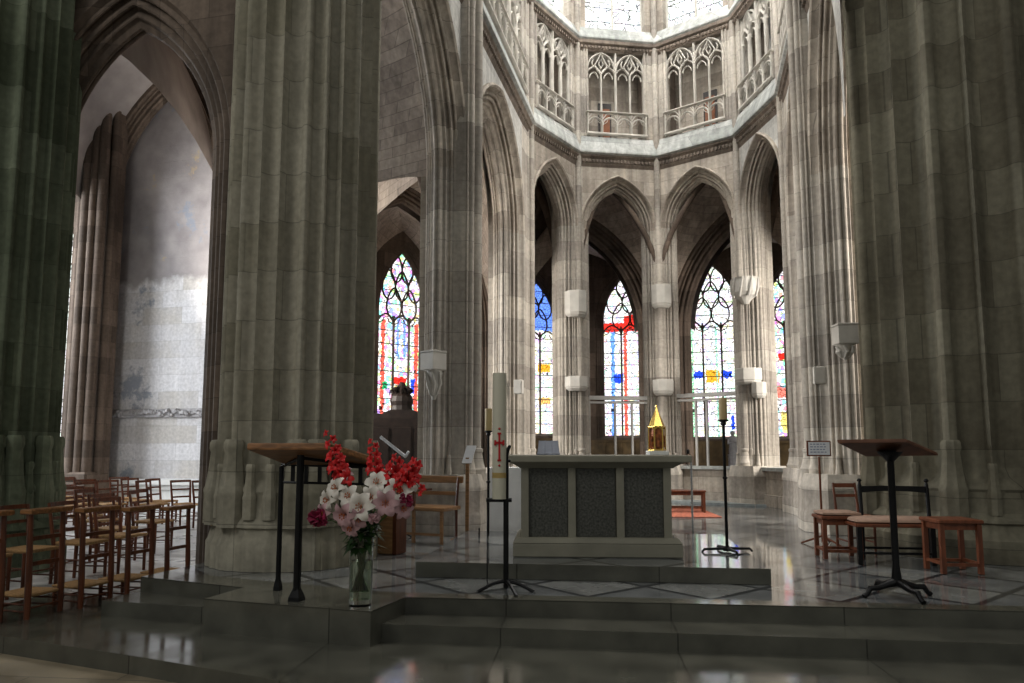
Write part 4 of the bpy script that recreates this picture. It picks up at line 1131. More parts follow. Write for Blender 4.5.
# ------------------------------------------------------------------ stools, bench, chairs on the right
def stool(name, label, loc, rz, w, d, h, mat, cat='stool', cush=None, low=.09):
    t = thing(name, label, cat, loc, rz)
    m = MB(); m.bbox((0, 0, h - .02), (w, d, .04), .01); m.build('seat', mat, t)
    m = MB(); m.box((0, -d / 2 + .045, h - .07), (w - .08, .02, .06)); m.box((0, d / 2 - .045, h - .07), (w - .08, .02, .06)); m.box((-w / 2 + .045, 0, h - .07), (.02, d - .08, .06)); m.box((w / 2 - .045, 0, h - .07), (.02, d - .08, .06)); m.build('apron', mat, t)
    for sx in (-1, 1):
        for sy in (-1, 1):
            m = MB(); m.bbox((sx * (w / 2 - .035), sy * (d / 2 - .035), (h - .04) / 2), (.042, .042, h - .04), .004); m.build('leg', mat, t)
    m = MB()
    for sy in (-1, 1): m.box((0, sy * (d / 2 - .035), low), (w - .07, .025, .03))
    for sx in (-1, 1): m.box((sx * (w / 2 - .035), 0, low + .01), (.025, d - .07, .03))
    m.build('stretcher', mat, t)
    if cush:
        c = MB(); c.loft([[(sx * (w / 2 - e), sy * (d / 2 - e), h + z) for sx, sy in ((-1, -1), (0, -1.04), (1, -1), (1.03, 0), (1, 1), (0, 1.04), (-1, 1), (-1.03, 0))] for e, z in ((.04, 0), (.015, .015), (.02, .035), (.08, .05))]); c.build('cushion', cush, t, smooth=60)
    return t
stool('wooden_stool', 'small red-brown stool with a flat seat, leftmost seat before the right pillar', (1.50, 8.72, 0), .15, .44, .36, .47, M['redw'], cush=M['cushion'])
stool('wooden_stool', 'orange-brown wooden stool standing at the right end of the cushioned bench', (2.42, 8.02, 0), .20, .42, .38, .52, M['redw'])
# armless black bench-chair with cushion
t = thing('black_armchair', 'black framed wide seat with a beige cushion and curved top rail behind the pedestal table', 'chair', (1.98, 8.52, 0), .12)
for x, y in ((-.38, -.22), (.34, -.22)):
    m = MB(); m.bbox((x, y, .20), (.045, .045, .40), .005); m.build('leg', M['iron'], t)
for x in (-.20, .50):
    m = MB(); m.tube([(x, .22, 0), (x, .22, .45), (x, .25, .80), (x, .25, .84)], [.02, .022, .022, .012], 8); m.lathe([(.02, .84), (.028, .855), (.012, .875)], (x, .25, 0), 8); m.build('rear_post', M['iron'], t)
m = MB(); m.loft([[(x, .25 - .01, .72 + zc), (x, .25 + .015, .72 + zc), (x, .25 + .015, .79 + zc * .3), (x, .25 - .01, .79 + zc * .3)] for x, zc in ((-.2, .0), (0, .015), (.15, .02), (.3, .015), (.5, 0))]); m.build('top_rail', M['iron'], t)
m = MB(); m.bbox((.06, 0, .405), (.96, .50, .035), .006); m.build('seat_frame', M['redw'], t)
for a_, b_ in ((.0, -.22), (.15, .22)): m = MB(); m.box((a_, b_, .12), (.7, .02, .025)); m.build('stretcher', M['iron'], t)
m = MB(); m.loft([[(.0 + sx * (.40 - e), sy * (.22 - e), .4225 + z) for sx, sy in ((-1, -1), (0, -1.05), (1, -1), (1.02, 0), (1, 1), (0, 1.05), (-1, 1), (-1.02, 0))] for e, z in ((.03, 0), (.0, .015), (.01, .04), (.06, .055))]); m.build('cushion', M['cushion'], t, smooth=60)

def light_chair(name, label, loc, rz, mat, seatmat, w=.42, h=.88, sh=.45, cat='chair'):
    t = thing(name, label, cat, loc, rz)
    m = MB(); m.bbox((0, 0, sh - .015), (w, .40, .03), .008); m.build('seat', seatmat, t)
    for sx in (-1, 1):
        m = MB(); m.tube([(sx * (w / 2 - .02), .19, 0), (sx * (w / 2 - .02), .19, sh), (sx * (w / 2 - .02), .25, h)], [.016, .018, .014], 8); m.build('rear_post', mat, t)
        m = MB(); m.tube([(sx * (w / 2 - .02), -.18, 0), (sx * (w / 2 - .02), -.18, sh - .01)], [.014, .018], 8); m.build('leg', mat, t)
    m = MB(); m.box((0, .248, h - .03), (w - .02, .02, .05)); m.build('top_rail', mat, t)
    m = MB(); m.box((0, .225, sh + .2), (w - .04, .016, .035)); m.build('back_rail', mat, t)
    m = MB(); m.tube([(-w / 2 + .02, -.18, .2), (w / 2 - .02, -.18, .2)], .01, 6)
    for sx in (-1, 1): m.tube([(sx * (w / 2 - .02), -.18, .15), (sx * (w / 2 - .02), .19, .15)], .01, 6)
    m.build('stretcher', mat, t)
    return t
light_chair('side_chair', 'small red-framed chair with open back, behind the leftmost stool on the right', (1.76, 9.10, 0), .25, M['redw'], M['redw'], w=.30, h=.80)

# framed notice on post
t = thing('notice_stand', 'small framed white notice on a thin red-brown post behind the leftmost right-hand stool', 'sign', (1.53, 9.95, 0), .15)
m = MB(); m.tube([(0, 0, .02), (0, 0, 1.10)], .014, 8); m.build('post', M['redw'], t)
for an in (PI * .95, PI * 1.7, PI * .3):
    m = MB(); m.tube([(0, 0, .10), (math.cos(an) * .26, math.sin(an) * .26, .0)], [.014, .012], 6); m.build('foot', M['redw'], t)
f_ = MB(); f_.box((0, 0, 1.21), (.30, .02, .20)); f_.build('frame', M['redw'], t)
f_ = MB(); f_.box((0, -.012, 1.21), (.265, .008, .165)); nb = f_.build('notice', M['paper'], t)
for r_ in range(4):
    m = MB(); x = -.11
    while x < .08:
        w_ = random.uniform(.02, .04); m.box((x + w_ / 2, -.0165, 1.265 - r_ * .034), (w_, .001, .012)); x += w_ + .012
    m.build('text_line', M['ink'], nb)
# small light box on pillar
small_box('wall_speaker', 'small flat white box fixed to the shafts above the framed notice', 'speaker', (1.80, 11.38, 2.17), .1, (.16, .08, .26), M['console'])
small_box('wall_speaker', 'small white box fixed to the pillar just right of the tall white candle top', 'speaker', (-3.36, 13.52, 2.28), -.2, (.17, .10, .28), M['console'])

# ------------------------------------------------------------------ wooden seats and stands on the left of the altar
t = thing('wooden_bench', 'light brown wooden armchair bench with open back in front of the left pillar', 'bench', (-3.52, 8.85, 0), -.2)
m = MB(); m.bbox((0, 0, .44), (.95, .42, .05), .008); m.build('seat', M['oakl'], t)
m = MB(); m.bbox((0, .21, .62), (.84, .02, .05), .005); m.build('back_rail', M['oakl'], t)
m = MB(); m.bbox((0, .24, .80), (.98, .03, .09), .006); m.build('top_rail', M['oakl'], t)
for x in (-.42, .42):
    m = MB(); m.tube([(x, .19, 0), (x, .19, .44), (x, .24, .83)], [.02, .022, .018], 8); m.build('rear_post', M['chairw'], t)
for x in (-.42, .0, .42):
    m = MB(); m.bbox((x, -.17, .21), (.035, .035, .42), .004); m.build('leg', M['oakl'], t)
for x in (-.42, .0):
    m = MB(); m.bbox((x, -.17, .55), (.03, .03, .22), .003); m.bbox((x, .02, .665), (.04, .42, .025), .004); m.build('armrest', M['chairw'], t)
m = MB(); m.box((0, -.17, .12), (.86, .02, .03)); m.build('stretcher', M['oakl'], t)
t = thing('music_stand', 'wooden reading stand with white paper and crossed feet beside the wooden bench', 'stand', (-2.94, 9.02, 0), .1)
m = MB(); m.box((0, 0, .56), (.045, .04, 1.06)); m.build('post', M['oakl'], t)
for i in range(4):
    an = i * PI / 2 + .5; m = MB(); m.tube([(0, 0, .09), (math.cos(an) * .22, math.sin(an) * .22, .02)], [.022, .018], 6); m.build('foot', M['oakl'], t)
m = MB(); m.add([(-.07, -.05, 1.02), (.06, -.05, 1.02), (.10, .08, 1.25), (-.03, .08, 1.25), (-.07, -.038, 1.01), (.06, -.038, 1.01), (.10, .092, 1.24), (-.03, .092, 1.24)], [(0, 1, 2, 3), (7, 6, 5, 4), (0, 4, 5, 1), (1, 5, 6, 2), (2, 6, 7, 3), (3, 7, 4, 0)]); m.build('white_sheet', M['paper'], t)
t = thing('wooden_prie_dieu', 'light oak kneeling desk seen side-on between the flowers and the bench', 'prayer desk', (-3.52, 7.8, 0), -.15)
m = MB(); m.bbox((.04, 0, .36), (.20, .22, .72), .01); m.build('cabinet', M['oakl'], t)
m = MB(); m.bbox((.165, 0, .36), (.05, .22, .72), .005); m.build('dark_side', M['chairw'], t)
m = MB(); m.bbox((.08, 0, .745), (.32, .28, .04), .006); m.build('top', M['oakl'], t)
# dark carved stall with pediment far in the left aisle
t = thing('carved_stall', 'black carved wooden stall with a scrolled crest under the left stained window', 'stall', (-6.6, 15.3, 0), .42)
m = MB(); m.box((0, 0, .95), (1.5, .6, 1.9)); 
for x in (-.5, 0, .5): m.bbox((x, -.31, .95), (.42, .04, 1.5), .02)
m.build('body', M['darkw'], t)
m = MB(); m.loft([[(x, -.3, 1.9), (x, .3, 1.9), (x, .28, z), (x, -.28, z)] for x, z in ((-.75, 1.98), (-.6, 2.02), (-.45, 2.0), (-.3, 2.08), (-.2, 2.1), (.2, 2.1), (.3, 2.08), (.45, 2.0), (.6, 2.02), (.75, 2.0))])
m.lathe([(.26, 2.05), (.24, 2.2), (.27, 2.3), (.24, 2.42), (.16, 2.5), (.18, 2.55), (.10, 2.66), (.05, 2.75)], n=12)
for a_ in range(8):
    an = a_ * PI / 4; m.tube([(math.cos(an) * .14, math.sin(an) * .14, 2.45), (math.cos(an) * .24, math.sin(an) * .24, 2.56), (math.cos(an) * .14, math.sin(an) * .14, 2.64)], [.03, .045, .02], 6)
m.lathe([(.05, 1.98), (.09, 2.05), (.05, 2.12), (.07, 2.16), (.01, 2.22)], (-.68, 0, 0), 8); m.lathe([(.05, 1.98), (.09, 2.05), (.05, 2.12), (.07, 2.16), (.01, 2.22)], (.68, 0, 0), 8)
m.build('carved_crest', M['darkw'], t)
m = MB(); m.tube([(-4.25, 9.55, 1.42), (-3.95, 9.5, 1.14)], .022, 8); m.tube([(-3.95, 9.5, 1.14), (-3.90, 9.47, 1.20)], .018, 8); 
t = thing('boom_stand', 'thin stand carrying a slanting white arm in front of the dark carved stall', 'stand', (-3.88, 9.15, 0), 0)
m = MB(); m.tube([(-.42, .1, 1.37), (.0, 0, 1.10)], .024, 8); m.tube([(0, 0, 1.10), (.055, -.02, 1.17)], .018, 8); m.build('white_arm', M['paper'], t)
m = MB(); m.tube([(-.18, .04, .02), (-.18, .04, 1.21)], .012, 8)
for an in (0.3, 2.4, 4.5): m.tube([(-.18, .04, .15), (-.18 + .25 * math.cos(an), .04 + .25 * math.sin(an), 0)], .009, 6)
m.build('tripod', M['iron'], t)

# rear: carpet, small bench, microphone stand, statue
m = MB(); m.bbox((0, 0, .006), (1.05, 1.9, .012), .004); o = m.build('red_carpet', M['carpet'], None, loc=(-.30, 14.1, 0), rz=.2); tag(o, 'reddish carpet on the floor seen just right of the altar', 'carpet')
stool('small_bench', 'little dark wooden bench on the red carpet behind the altar', (-.24, 14.1, .012), .15, .75, .3, .42, M['chairw'], cat='bench')
t = thing('microphone_stand', 'thin steel microphone stand just behind the right end of the altar', 'microphone stand', (-.10, 8.6, .0), 0)
t.location = (-.075, 9.6, 0)
m = MB(); m.tube([(0, 0, .01), (0, 0, 1.06)], .014, 8); m.build('pole', M['chrome'], t)
m = MB(); m.lathe([(.12, 0), (.12, .012), (.02, .02)], n=20); m.build('round_base', M['chrome'], t)
m = MB(); m.tube([(0, 0, 1.06), (.0, 0, 1.11), (-.03, -.02, 1.16)], [.006, .006, .005], 6); m.lathe([(.012, -.02), (.02, .0), (.018, .03), (.0, .045)], (-.035, -.022, 1.16), 10); m.build('microphone', M['iron'], t)
t = MB(); P_ = (1.02, 21.2)
t.lathe([(.14, .0), (.14, 1.0), (.15, 1.02), (.15, 1.06)], n=8); ped = t.build('statue_pedestal', M['statue'], None, loc=(1.0, 21.2, 0)); tag(ped, 'stone pedestal below the right rear stained window', 'pedestal')
t = MB(); t.lathe([(.11, 0), (.12, .05), (.10, .3), (.12, .42), (.09, .5), (.04, .53), (.065, .58), (.06, .64), (.0, .67)], n=14); t.tube([(-.11, -.02, .42), (-.13, -.08, .30), (-.03, -.12, .33)], [.035, .03, .022], 8); t.tube([(.11, -.02, .42), (.13, -.08, .30), (.03, -.12, .35)], [.035, .03, .022], 8)
st = t.build('small_statue', M['statue'], None, smooth=60, loc=(1.0, 21.2, 1.06)); tag(st, 'small pale grey standing statue under the right rear stained window', 'statue')

# ------------------------------------------------------------------ church chairs on the left
def kneeler(label, loc, rz):
    """prie-dieu: two tall posts, broad arm rail, low rush kneeling pad"""
    t = thing('prie_dieu_chair', label, 'kneeling chair', loc, rz, None)
    w = .34
    for sy in (-1, 1):
        m = MB(); m.tube([(.0, sy * (w / 2), 0), (-.005, sy * (w / 2), .3), (-.03, sy * (w / 2), .90)], [.024, .028, .022], 8); m.build('tall_post', M['chairw'], t)
        m = MB(); m.tube([(-.34, sy * (w / 2 - .02), 0), (-.34, sy * (w / 2 - .02), .19)], [.017, .021], 8); m.build('leg', M['chairw'], t)
    m = MB(); m.bbox((-.03, 0, .915), (.12, w + .10, .045), .008); m.build('arm_rail', M['oak'], t)
    for z in (.46, .68):
        m = MB(); m.loft([[(-.02 - b - .008, y, z - .018), (-.02 - b + .008, y, z - .018), (-.02 - b + .008, y, z + .018), (-.02 - b - .008, y, z + .018)] for y, b in ((-w / 2, 0), (-w / 4, .014), (0, .02), (w / 4, .014), (w / 2, 0))]); m.build('back_slat', M['chairw'], t)
    m = MB(); m.loft([[(x0, y0, .19 - e) for x0, y0 in ((-.36 + d, -w / 2 + d), (0 - d, -w / 2 - .02 + d), (0 - d, w / 2 + .02 - d), (-.36 + d, w / 2 - d))] for d, e in ((.01, .012), (0, 0), (.0, -.012), (.06, -.020), (.14, -.014))]); m.build('rush_pad', M['rush'], t)
    m = MB()
    for z in (.06, .12):
        for sy in (-1, 1): m.tube([(0, sy * w / 2, z), (-.34, sy * (w / 2 - .02), z)], .009, 6)
    m.tube([(-.34, -w / 2 + .02, .08), (-.34, w / 2 - .02, .08)], .009, 6); m.tube([(0, -w / 2, .09), (0, w / 2, .09)], .009, 6)
    m.build('stretcher', M['chairw'], t)
    return t
def rush_chair(label, loc, rz, group=None):
    """straw-bottomed church chair; faces +x, back at -x"""
    t = thing('rush_seat_chair', label, 'chair', loc, rz, group)
    w = .38
    for sy in (-1, 1):
        m = MB(); m.tube([(-.19, sy * (w / 2 - .02), 0), (-.18, sy * (w / 2 - .02), .42), (-.25, sy * (w / 2), .87)], [.018, .022, .017], 8); m.build('rear_post', M['chairw'], t)
        m = MB(); m.tube([(.18, sy * (w / 2), 0), (.18, sy * (w / 2), .42)], [.017, .021], 8); m.build('leg', M['chairw'], t)
    m = MB(); m.loft([[(-.249 - b - .009, y, .83), (-.249 - b + .009, y, .83), (-.252 - b + .009, y, .875), (-.252 - b - .009, y, .875)] for y, b in ((-w / 2, 0), (-w / 4, .014), (0, .02), (w / 4, .014), (w / 2, 0))]); m.build('top_rail', M['chairw'], t)
    for z in (.56, .70):
        m = MB(); m.loft([[(-.18 - (z - .42) * .155 - b - .006, y, z - .016), (-.18 - (z - .42) * .155 - b + .006, y, z - .016), (-.18 - (z - .42) * .155 - b + .006, y, z + .016), (-.18 - (z - .42) * .155 - b - .006, y, z + .016)] for y, b in ((-w / 2 + .01, 0), (0, .018), (w / 2 - .01, 0))]); m.build('back_slat', M['chairw'], t)
    m = MB(); m.loft([[(x0, y0, .43 - e) for x0, y0 in ((-.20 + d, -w / 2 + .02 + d), (.21 - d, -w / 2 - .01 + d), (.21 - d, w / 2 + .01 - d), (-.20 + d, w / 2 - .02 - d))] for d, e in ((.01, .018), (0, 0), (.0, -.014), (.06, -.022), (.16, -.016))]); m.build('rush_seat', M['rush'], t)
    m = MB()
    for z in (.14, .26):
        for sy in (-1, 1): m.tube([(-.18, sy * (w / 2 - .02), z), (.18, sy * w / 2, z)], .009, 6)
    m.tube([(.18, -w / 2, .22), (.18, w / 2, .22)], .009, 6); m.tube([(-.18, -w / 2 + .02, .2), (-.18, w / 2 - .02, .2)], .009, 6)
    m.build('stretcher', M['chairw'], t)
    return t
AZF = -.26
kn = kneeler('tall kneeling chair at the far left edge, cut off by the frame', (-5.76, 4.74, AZF), -.02)
klab = ['kneeling chair with broad wooden rail, second of the front row from the left edge', 'kneeling chair with broad rail in the middle of the front row, third from left edge',
        'kneeling chair right beside the left corner of the steps, fourth of the front row', 'kneeling chair nearest the huge pier, half hidden by the steps, last of the front row']
for (x, y, a, k_), lb in zip(((-5.63, 5.22, .03, 1), (-5.52, 5.67, -.03, .975), (-5.41, 6.09, .02, .95), (-5.33, 6.53, 0, .92)), klab):
    c = copy_tree(kn); c.location = (x, y, AZF); c.rotation_euler = (0, 0, a); c.scale = (k_, k_, k_); c['label'] = lb
ch = rush_chair('rush-seated chair directly behind the cut-off kneeling chair at left edge', (-6.72, 4.85 + .6, AZF), .05)
spots = [(-6.75, 6.02, .0, 'rush-seated chair in the second row behind the second kneeling chair'),
         (-6.70, 6.62, .1, 'rush-seated chair in the second row behind the third kneeling chair'),
         (-6.74, 7.25, -.05, 'rush-seated chair in the second row, nearest the dark transept arch'),
         (-7.50, 5.30, .0, 'rush-seated chair in third row, just before the far left pier'),
         (-7.42, 7.85, -.08, 'rush-seated chair of the third row, the one right of the far left pier'),
         (-8.5, 8.7, .1, 'rush-seated chair of the rear row in the shade of the transept arch'),
         (-9.3, 9.2, -.1, 'lone rush-seated chair between the near rows and the far cluster'),
         (-7.6, 8.75, .1, 'rush-seated chair in the third row seen beyond the gap of the second row')]
for x, y, a, lb in spots:
    c = copy_tree(ch); c.location = (x, y, AZF); c.rotation_euler = (0, 0, a); c['label'] = lb
far = [(-13.4, 12.6), (-13.0, 11.5), (-12.6, 12.3), (-12.1, 11.7), (-11.7, 12.6), (-11.4, 11.4), (-11.0, 12.2), (-10.75, 11.3), (-10.35, 12.15), (-9.95, 11.45), (-9.35, 11.6), (-8.9, 11.65), (-12.4, 11.0), (-11.7, 10.7), (-11.1, 10.6), (-10.4, 10.5)]
for i, (x, y) in enumerate(far):
    c = copy_tree(ch); c.location = (x, y, AZF); c.rotation_euler = (0, 0, random.uniform(-.35, .35) - .2)
    if i == 11: c['label'] = 'rush-seated chair at the right end of the far cluster, beside the huge pier'
    elif i == 10: c['label'] = 'rush-seated chair second from the right end of the far cluster before the blocked arch'
    else:
        c['label'] = 'dark rush-seated chair in the crowded far cluster before the blocked grey arch'; c['group'] = 'rush chairs crowded in front of the blocked arch'

# ------------------------------------------------------------------ vase and flowers
VX, VY = -2.55, 5.17
t = thing('glass_vase', 'tall clear glass vase with water and stems at corner of the stone platform', 'vase', (VX, VY, 0))
m = MB(); m.lathe([(.085, 0), (.088, .03), (.09, .3), (.10, .62), (.094, .62), (.084, .3), (.08, .05), (.02, .045)], n=28); m.build('vase_body', M['glass'], t, smooth=50)
m = MB(); m.lathe([(.078, .05), (.082, .3), (.082, .34)], n=24); m.build('water', M['water'], t, smooth=50)
cr_, sr_ = math.cos(.2531), math.sin(.2531)
def pix(px, py, D):
    f, pit = 710.5, .10075; ppy = 449.24 - f * math.tan(pit)
    X = (px - 512) / f; U = (ppy - py) / f; cp, sp = math.cos(pit), math.sin(pit)
    Y = cp - sp * U; z = sp + cp * U; k = D / Y
    return Vector((k * (cr_ * X - sr_ * Y), k * (sr_ * X + cr_ * Y), EYE + k * z))
CAMD = Vector((sr_, -cr_, .0))   # towards the viewer on the floor plan
def stem_path(head):
    base = Vector((VX + (VX - head.x) * .12, VY + (VY - head.y) * .12, .10)); neck = Vector((VX + (head.x - VX) * .22, VY + (head.y - VY) * .22, .58))
    return [base, (base + neck) / 2, neck, neck * .4 + head * .6 + Vector((0, 0, .02)), head]
def orient(d):
    return d.to_track_quat('Z', 'Y').to_matrix().to_4x4()
def lily(label, head, facing, size, mat):
    t = thing('lily', label, 'flower', head); inv = Matrix.Translation(-head)
    fm = orient(facing)
    m = MB()
    for i in range(6):
        an = i * PI / 3 + (.0 if i % 2 else .05); wd = .40 if i % 2 else .30
        rings = []
        for s, r, z, w_ in ((0, .05, 0, .25), (.25, .3, .28, .9), (.5, .62, .46, 1.), (.75, .92, .42, .7), (.92, 1.08, .26, .3), (1, 1.12, .16, .03)):
            c = Vector((math.cos(an) * r, math.sin(an) * r, z)); sd = Vector((-math.sin(an), math.cos(an), 0)) * wd * w_
            rings.append([(c - sd + Vector((0, 0, .05 * w_))) * size, c * size, (c + sd + Vector((0, 0, .05 * w_))) * size, (c + Vector((0, 0, -.03))) * size])
        m.loft(rings, mtx=fm)
    m.build('petals', mat, t, smooth=60)
    m = MB()
    for i in range(6):
        an = i * PI / 3 + .5; p = Vector((math.cos(an) * .22, math.sin(an) * .22, .62)) * size
        m.tube([Vector((0, 0, .1)) * size, p], .0018, 4, fm); m.box(p, (.006, .014, .006), mtx=fm)
    m.build('stamens', M['stamen'], t)
    m = MB(); m.tube(stem_path(head), .0035, 6, inv); m.build('stem', M['stem'], t)
    return t
def vdir(dx, dz, k=1.): return (CAMD * k + Vector((cr_, sr_, 0)) * dx + Vector((0, 0, dz))).normalized()
lil = [(378, 484, 5.42, -.1, .5, .075, 'lilyw', 'white lily at top centre of the bouquet, between the two upright red gladioli'),
       (398, 492, 5.38, .3, .35, .085, 'lilyw', 'large white lily at the upper right of the bouquet'),
       (409, 484, 5.50, .6, .5, .06, 'lilyw', 'white lily at the right edge of the bouquet beside the red gladioli'),
       (362, 507, 5.30, -.2, .1, .085, 'lilyw', 'white lily in the front middle of the bouquet'),
       (338, 489, 5.44, -.6, .4, .07, 'lilyw', 'white lily at the upper left of the bouquet'),
       (330, 500, 5.38, -.7, .0, .065, 'lilyw', 'white lily at the left edge of the bouquet above the crimson peony'),
       (346, 514, 5.30, -.4, -.3, .075, 'lilyp', 'pale pink lily hanging low at the left of the bouquet'),
       (386, 503, 5.32, .1, .0, .08, 'lilyp', 'mauve-pink lily at the centre right of the bouquet'),
       (402, 508, 5.36, .5, -.1, .065, 'lilyp', 'pale pink lily at the lower right of the bouquet'),
       (352, 526, 5.32, -.3, -.5, .06, 'lilyp', 'small mauve lily lowest in the bouquet above the leaves')]
lil += [(350, 497, 5.40, -.2, .3, .07, 'lilyw', 'white lily half hidden behind the front ones, left of centre of bouquet'),
        (371, 498, 5.36, .1, .2, .07, 'lilyw', 'white lily in the very centre of the bouquet'),
        (326, 512, 5.36, -.8, -.2, .06, 'lilyp', 'pale pink lily between the left peony and the white lilies'),
        (388, 478, 5.50, .2, .7, .06, 'lilyw', 'white lily at the top right behind the large one'),
        (360, 517, 5.30, 0., -.3, .062, 'lilyp', 'mauve lily facing down over the vase rim'),
        (345, 476, 5.52, -.2, .9, .055, 'lilyp', 'pinkish half-open lily under the left gladioli')]
for px, py, D, dx, dz, s_, mt, lb in lil: lily(lb, pix(px, py, D), vdir(dx, dz), s_ * 1.22, M[mt])
def gladiolus(label, tip, low, lean_n, size=.026, cnt=9):
    t = thing('gladiolus', label, 'flower', low); inv = Matrix.Translation(-low)
    sp = MB(); path = stem_path(low) + [tip]; sp.tube(path, [.005] * 5 + [.002], 6, inv); sp.build('stem', M['stem'], t)
    m = MB(); random.seed(hash(label) % 97 if False else len(label))
    for i in range(cnt):
        f = i / (cnt - 1); c = low.lerp(tip, f); sd = (-1 if i % 2 else 1); s_ = size * (1.45 - .8 * f)
        d = (CAMD * .8 + Vector((cr_, sr_, 0)) * sd * .7 + Vector((0, 0, .35))).normalized()
        fm = inv @ Matrix.Translation(c + Vector((cr_, sr_, 0)) * sd * size * .5) @ orient(d)
        for k in range(5):
            an = k * 2 * PI / 5 + i; rings = []
            for r, z, w_ in ((.05, 0, .2), (.35, .8, .5), (.95, 1.15, .62), (1.55, 1.0 + .25 * (k % 2), .38), (1.95, .75 + .3 * (k % 2), .04)):
                c_ = Vector((math.cos(an) * r, math.sin(an) * r, z)); q = Vector((-math.sin(an), math.cos(an), 0)) * w_
                rings.append([(c_ - q) * s_, (c_ + Vector((0, 0, .05))) * s_, (c_ + q) * s_, (c_ - Vector((0, 0, .05))) * s_])
            m.loft(rings, mtx=fm)
    m.build('blooms', M['red'], t, smooth=60)
    return t
gladiolus('upright scarlet gladiolus at top left of the bouquet', pix(329, 434, 5.5), pix(338, 474, 5.48), 0, cnt=8)
gladiolus('scarlet gladiolus leaning beside the upright one in front of the lectern board', pix(336, 448, 5.5), pix(343, 480, 5.48), 0, cnt=7)
gladiolus('single upright scarlet gladiolus at the top middle right of the bouquet', pix(373, 442, 5.5), pix(375, 474, 5.48), 0, cnt=8, size=.024)
gladiolus('red gladiolus arching right with the topmost bloom of the right-hand spray', pix(398, 458, 5.4), pix(388, 482, 5.45), 0, cnt=6, size=.03)
gladiolus('deep red gladiolus spreading far right at the outer edge of the bouquet', pix(417, 462, 5.35), pix(399, 487, 5.42), 0, cnt=8, size=.032)
gladiolus('drooping red gladiolus tip hanging down at the right of the bouquet', pix(423, 494, 5.35), pix(412, 478, 5.38), 0, cnt=4, size=.022)
gladiolus('dark red gladiolus low in the right-hand spray of the bouquet', pix(402, 478, 5.36), pix(392, 492, 5.42), 0, cnt=6, size=.03)
def peony(label, c, r, mat):
    t = thing('peony', label, 'flower', c); inv = Matrix.Translation(-c)
    m = MB(); random.seed(int(c.x * 1000) % 50)
    for i in range(70):
        th = random.uniform(0, 2 * PI); ph = math.acos(random.uniform(-.8, 1)); d = Vector((math.sin(ph) * math.cos(th), math.sin(ph) * math.sin(th), math.cos(ph)))
        fm = orient(d); rr = r * random.uniform(.8, 1.08); q = random.uniform(.22, .34) * r
        m.loft([[(-q * w_, -q * .12, z), (0, -q * .3 - .002, z), (q * w_, -q * .12, z), (0, .002 - q * .1, z)] for z, w_ in ((rr * .3, .4), (rr * .65, 1.), (rr * .9, 1.1), (rr, .6))], mtx=Matrix.Rotation(random.uniform(0, 6), 4, d) @ fm)
    m.build('petals', mat, t)
    m = MB(); m.tube(stem_path(c), .004, 6, inv); m.build('stem', M['stem'], t)
peony('crimson peony at the lower left edge of the bouquet', pix(318, 519, 5.33), .078, M['peony'])
peony('crimson peony at the right of the bouquet below the red gladioli', pix(397, 501, 5.34) + Vector((.06, .02, .0)), .058, M['peony'])
peony('dusky rose peony low in the middle of the bouquet', pix(374, 519, 5.28), .05, M['lilyp'])
m = MB(); random.seed(5)
for i in range(170):
    an = random.uniform(0, 2 * PI); f = random.uniform(.0, 1); zz = random.uniform(.50, .86)
    b = Vector((math.cos(an) * .05, math.sin(an) * .05, zz - .06)); out_ = Vector((math.cos(an), math.sin(an), random.uniform(-.9, .6))).normalized(); ln = random.uniform(.09, .17)
    tip = b + out_ * ln; sd = out_.cross(Vector((0, 0, 1))).normalized() * random.uniform(.018, .034); md = b + out_ * ln * .5 + Vector((0, 0, .015))
    m.loft([[b - sd * .2, b + Vector((0, 0, .002)), b + sd * .2], [md - sd, md + Vector((0, 0, .004)), md + sd], [tip - sd * .1, tip + Vector((0, 0, .001)), tip + sd * .1]], cap=True)
for i in range(16):
    an = random.uniform(0, 2 * PI); r0 = random.uniform(.01, .06); r1 = random.uniform(.02, .07)
    m.tube([(math.cos(an) * r0, math.sin(an) * r0, .12), (math.cos(an + 2.4) * r1 * .5, math.sin(an + 2.4) * r1 * .5, .35), (math.cos(an + 2.8) * r1, math.sin(an + 2.8) * r1, .62)], .004, 5)
o = m.build('bouquet_foliage', M['leaf'], None, loc=(VX, VY, 0)); tag(o, 'dark green leaves and stems of the bouquet above and inside the glass vase', 'foliage'); o['kind'] = 'stuff'

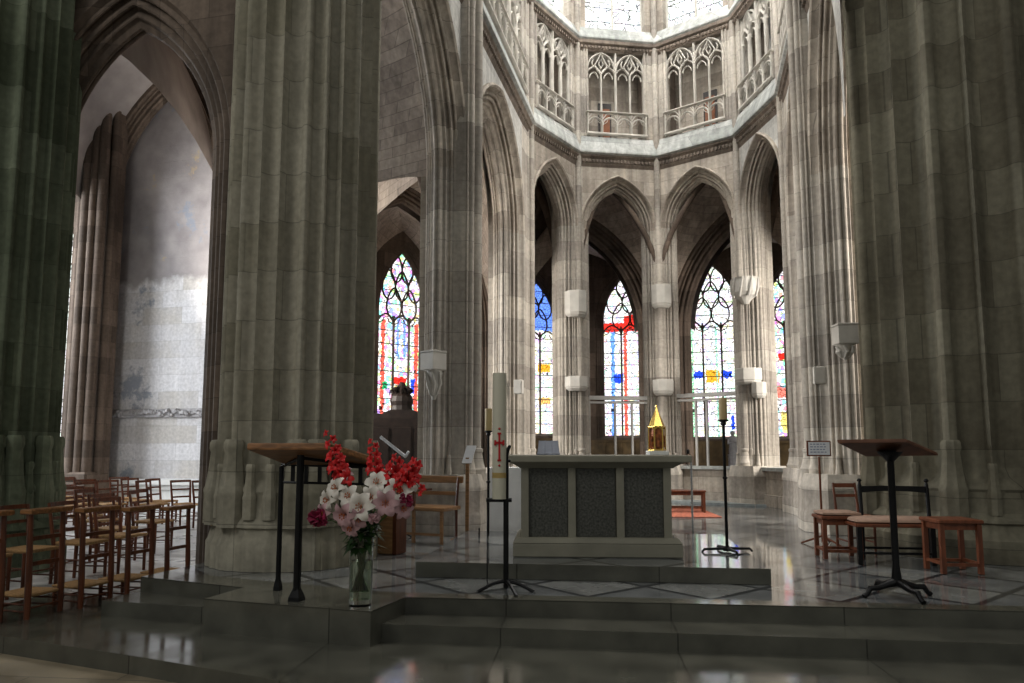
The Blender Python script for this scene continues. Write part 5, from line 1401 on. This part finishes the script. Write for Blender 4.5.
# ------------------------------------------------------------------ light
w = bpy.data.worlds.new('world'); sc.world = w; w.use_nodes = True
bg = w.node_tree.nodes['Background']; bg.inputs[0].default_value = (.95, .97, .92, 1); bg.inputs[1].default_value = .11
def area(name, loc, target, sx, sy, power, col=(1, 1, 1), spread=180):
    l = bpy.data.lights.new(name, 'AREA'); l.shape = 'RECTANGLE'; l.size = sx; l.size_y = sy; l.energy = power; l.color = col; l.spread = math.radians(spread)
    o = bpy.data.objects.new(name, l); C.objects.link(o); o.location = loc
    o.rotation_euler = (Vector(target) - Vector(loc)).to_track_quat('-Z', 'Y').to_euler()
    return o
area('daylight_clerestory_left', (-3.3, 12.4, 13.3), (1, 12.5, 7), 3.2, 3.2, 370, (1, .975, .93))
area('daylight_clerestory_right', (1.8, 12.4, 13.3), (-3, 12.5, 7), 3.2, 3.2, 370, (1, .975, .93))
area('daylight_transept_window', (-18.5, 10.6, 5.0), (-10, 12.8, 3), 3.4, 6.5, 700, (.92, .96, 1))

area('daylight_nave_windows_left', (-10, -4, 12.5), (-1.5, 10, 6), 6, 5, 330, (1, .98, .92))
area('daylight_nave_windows_right', (8, -5, 13), (0, 12, 7), 5, 4, 110, (1, .98, .92))
area('fill_ambulatory_right', (7.4, 12.0, 4.6), (1.5, 18.5, 7.2), 2.4, 4, 850, (1, .93, .84))  # added fill lamp that brightens the ambulatory vaults; no window is built here
area('fill_ambulatory_left', (-9.6, 12.6, 4.0), (-4, 18, 7.4), 2.0, 3, 480, (1, .93, .84))  # added lamp too, lifts the left vault webs from the side

# ------------------------------------------------------------------ camera
cam = bpy.data.cameras.new('camera'); co = bpy.data.objects.new('camera', cam); C.objects.link(co)
f, pit, yaw = 710.5, .10075, .2531
ppy = 449.24 - f * math.tan(pit)
cam.sensor_width = 36; cam.lens = f / 1024 * 36; cam.shift_y = (ppy - 341.5) / 1024
co.location = (0, 0, EYE); co.rotation_euler = (PI / 2 + pit, 0, yaw)
cam.clip_start = .05
sc.camera = co
sc.view_settings.view_transform = 'Standard'; sc.view_settings.look = 'None'; sc.view_settings.gamma = 1
sc.view_settings.use_curve_mapping = False
sc.view_settings.exposure = .93
try: sc.cycles.use_denoising = True
except Exception: pass
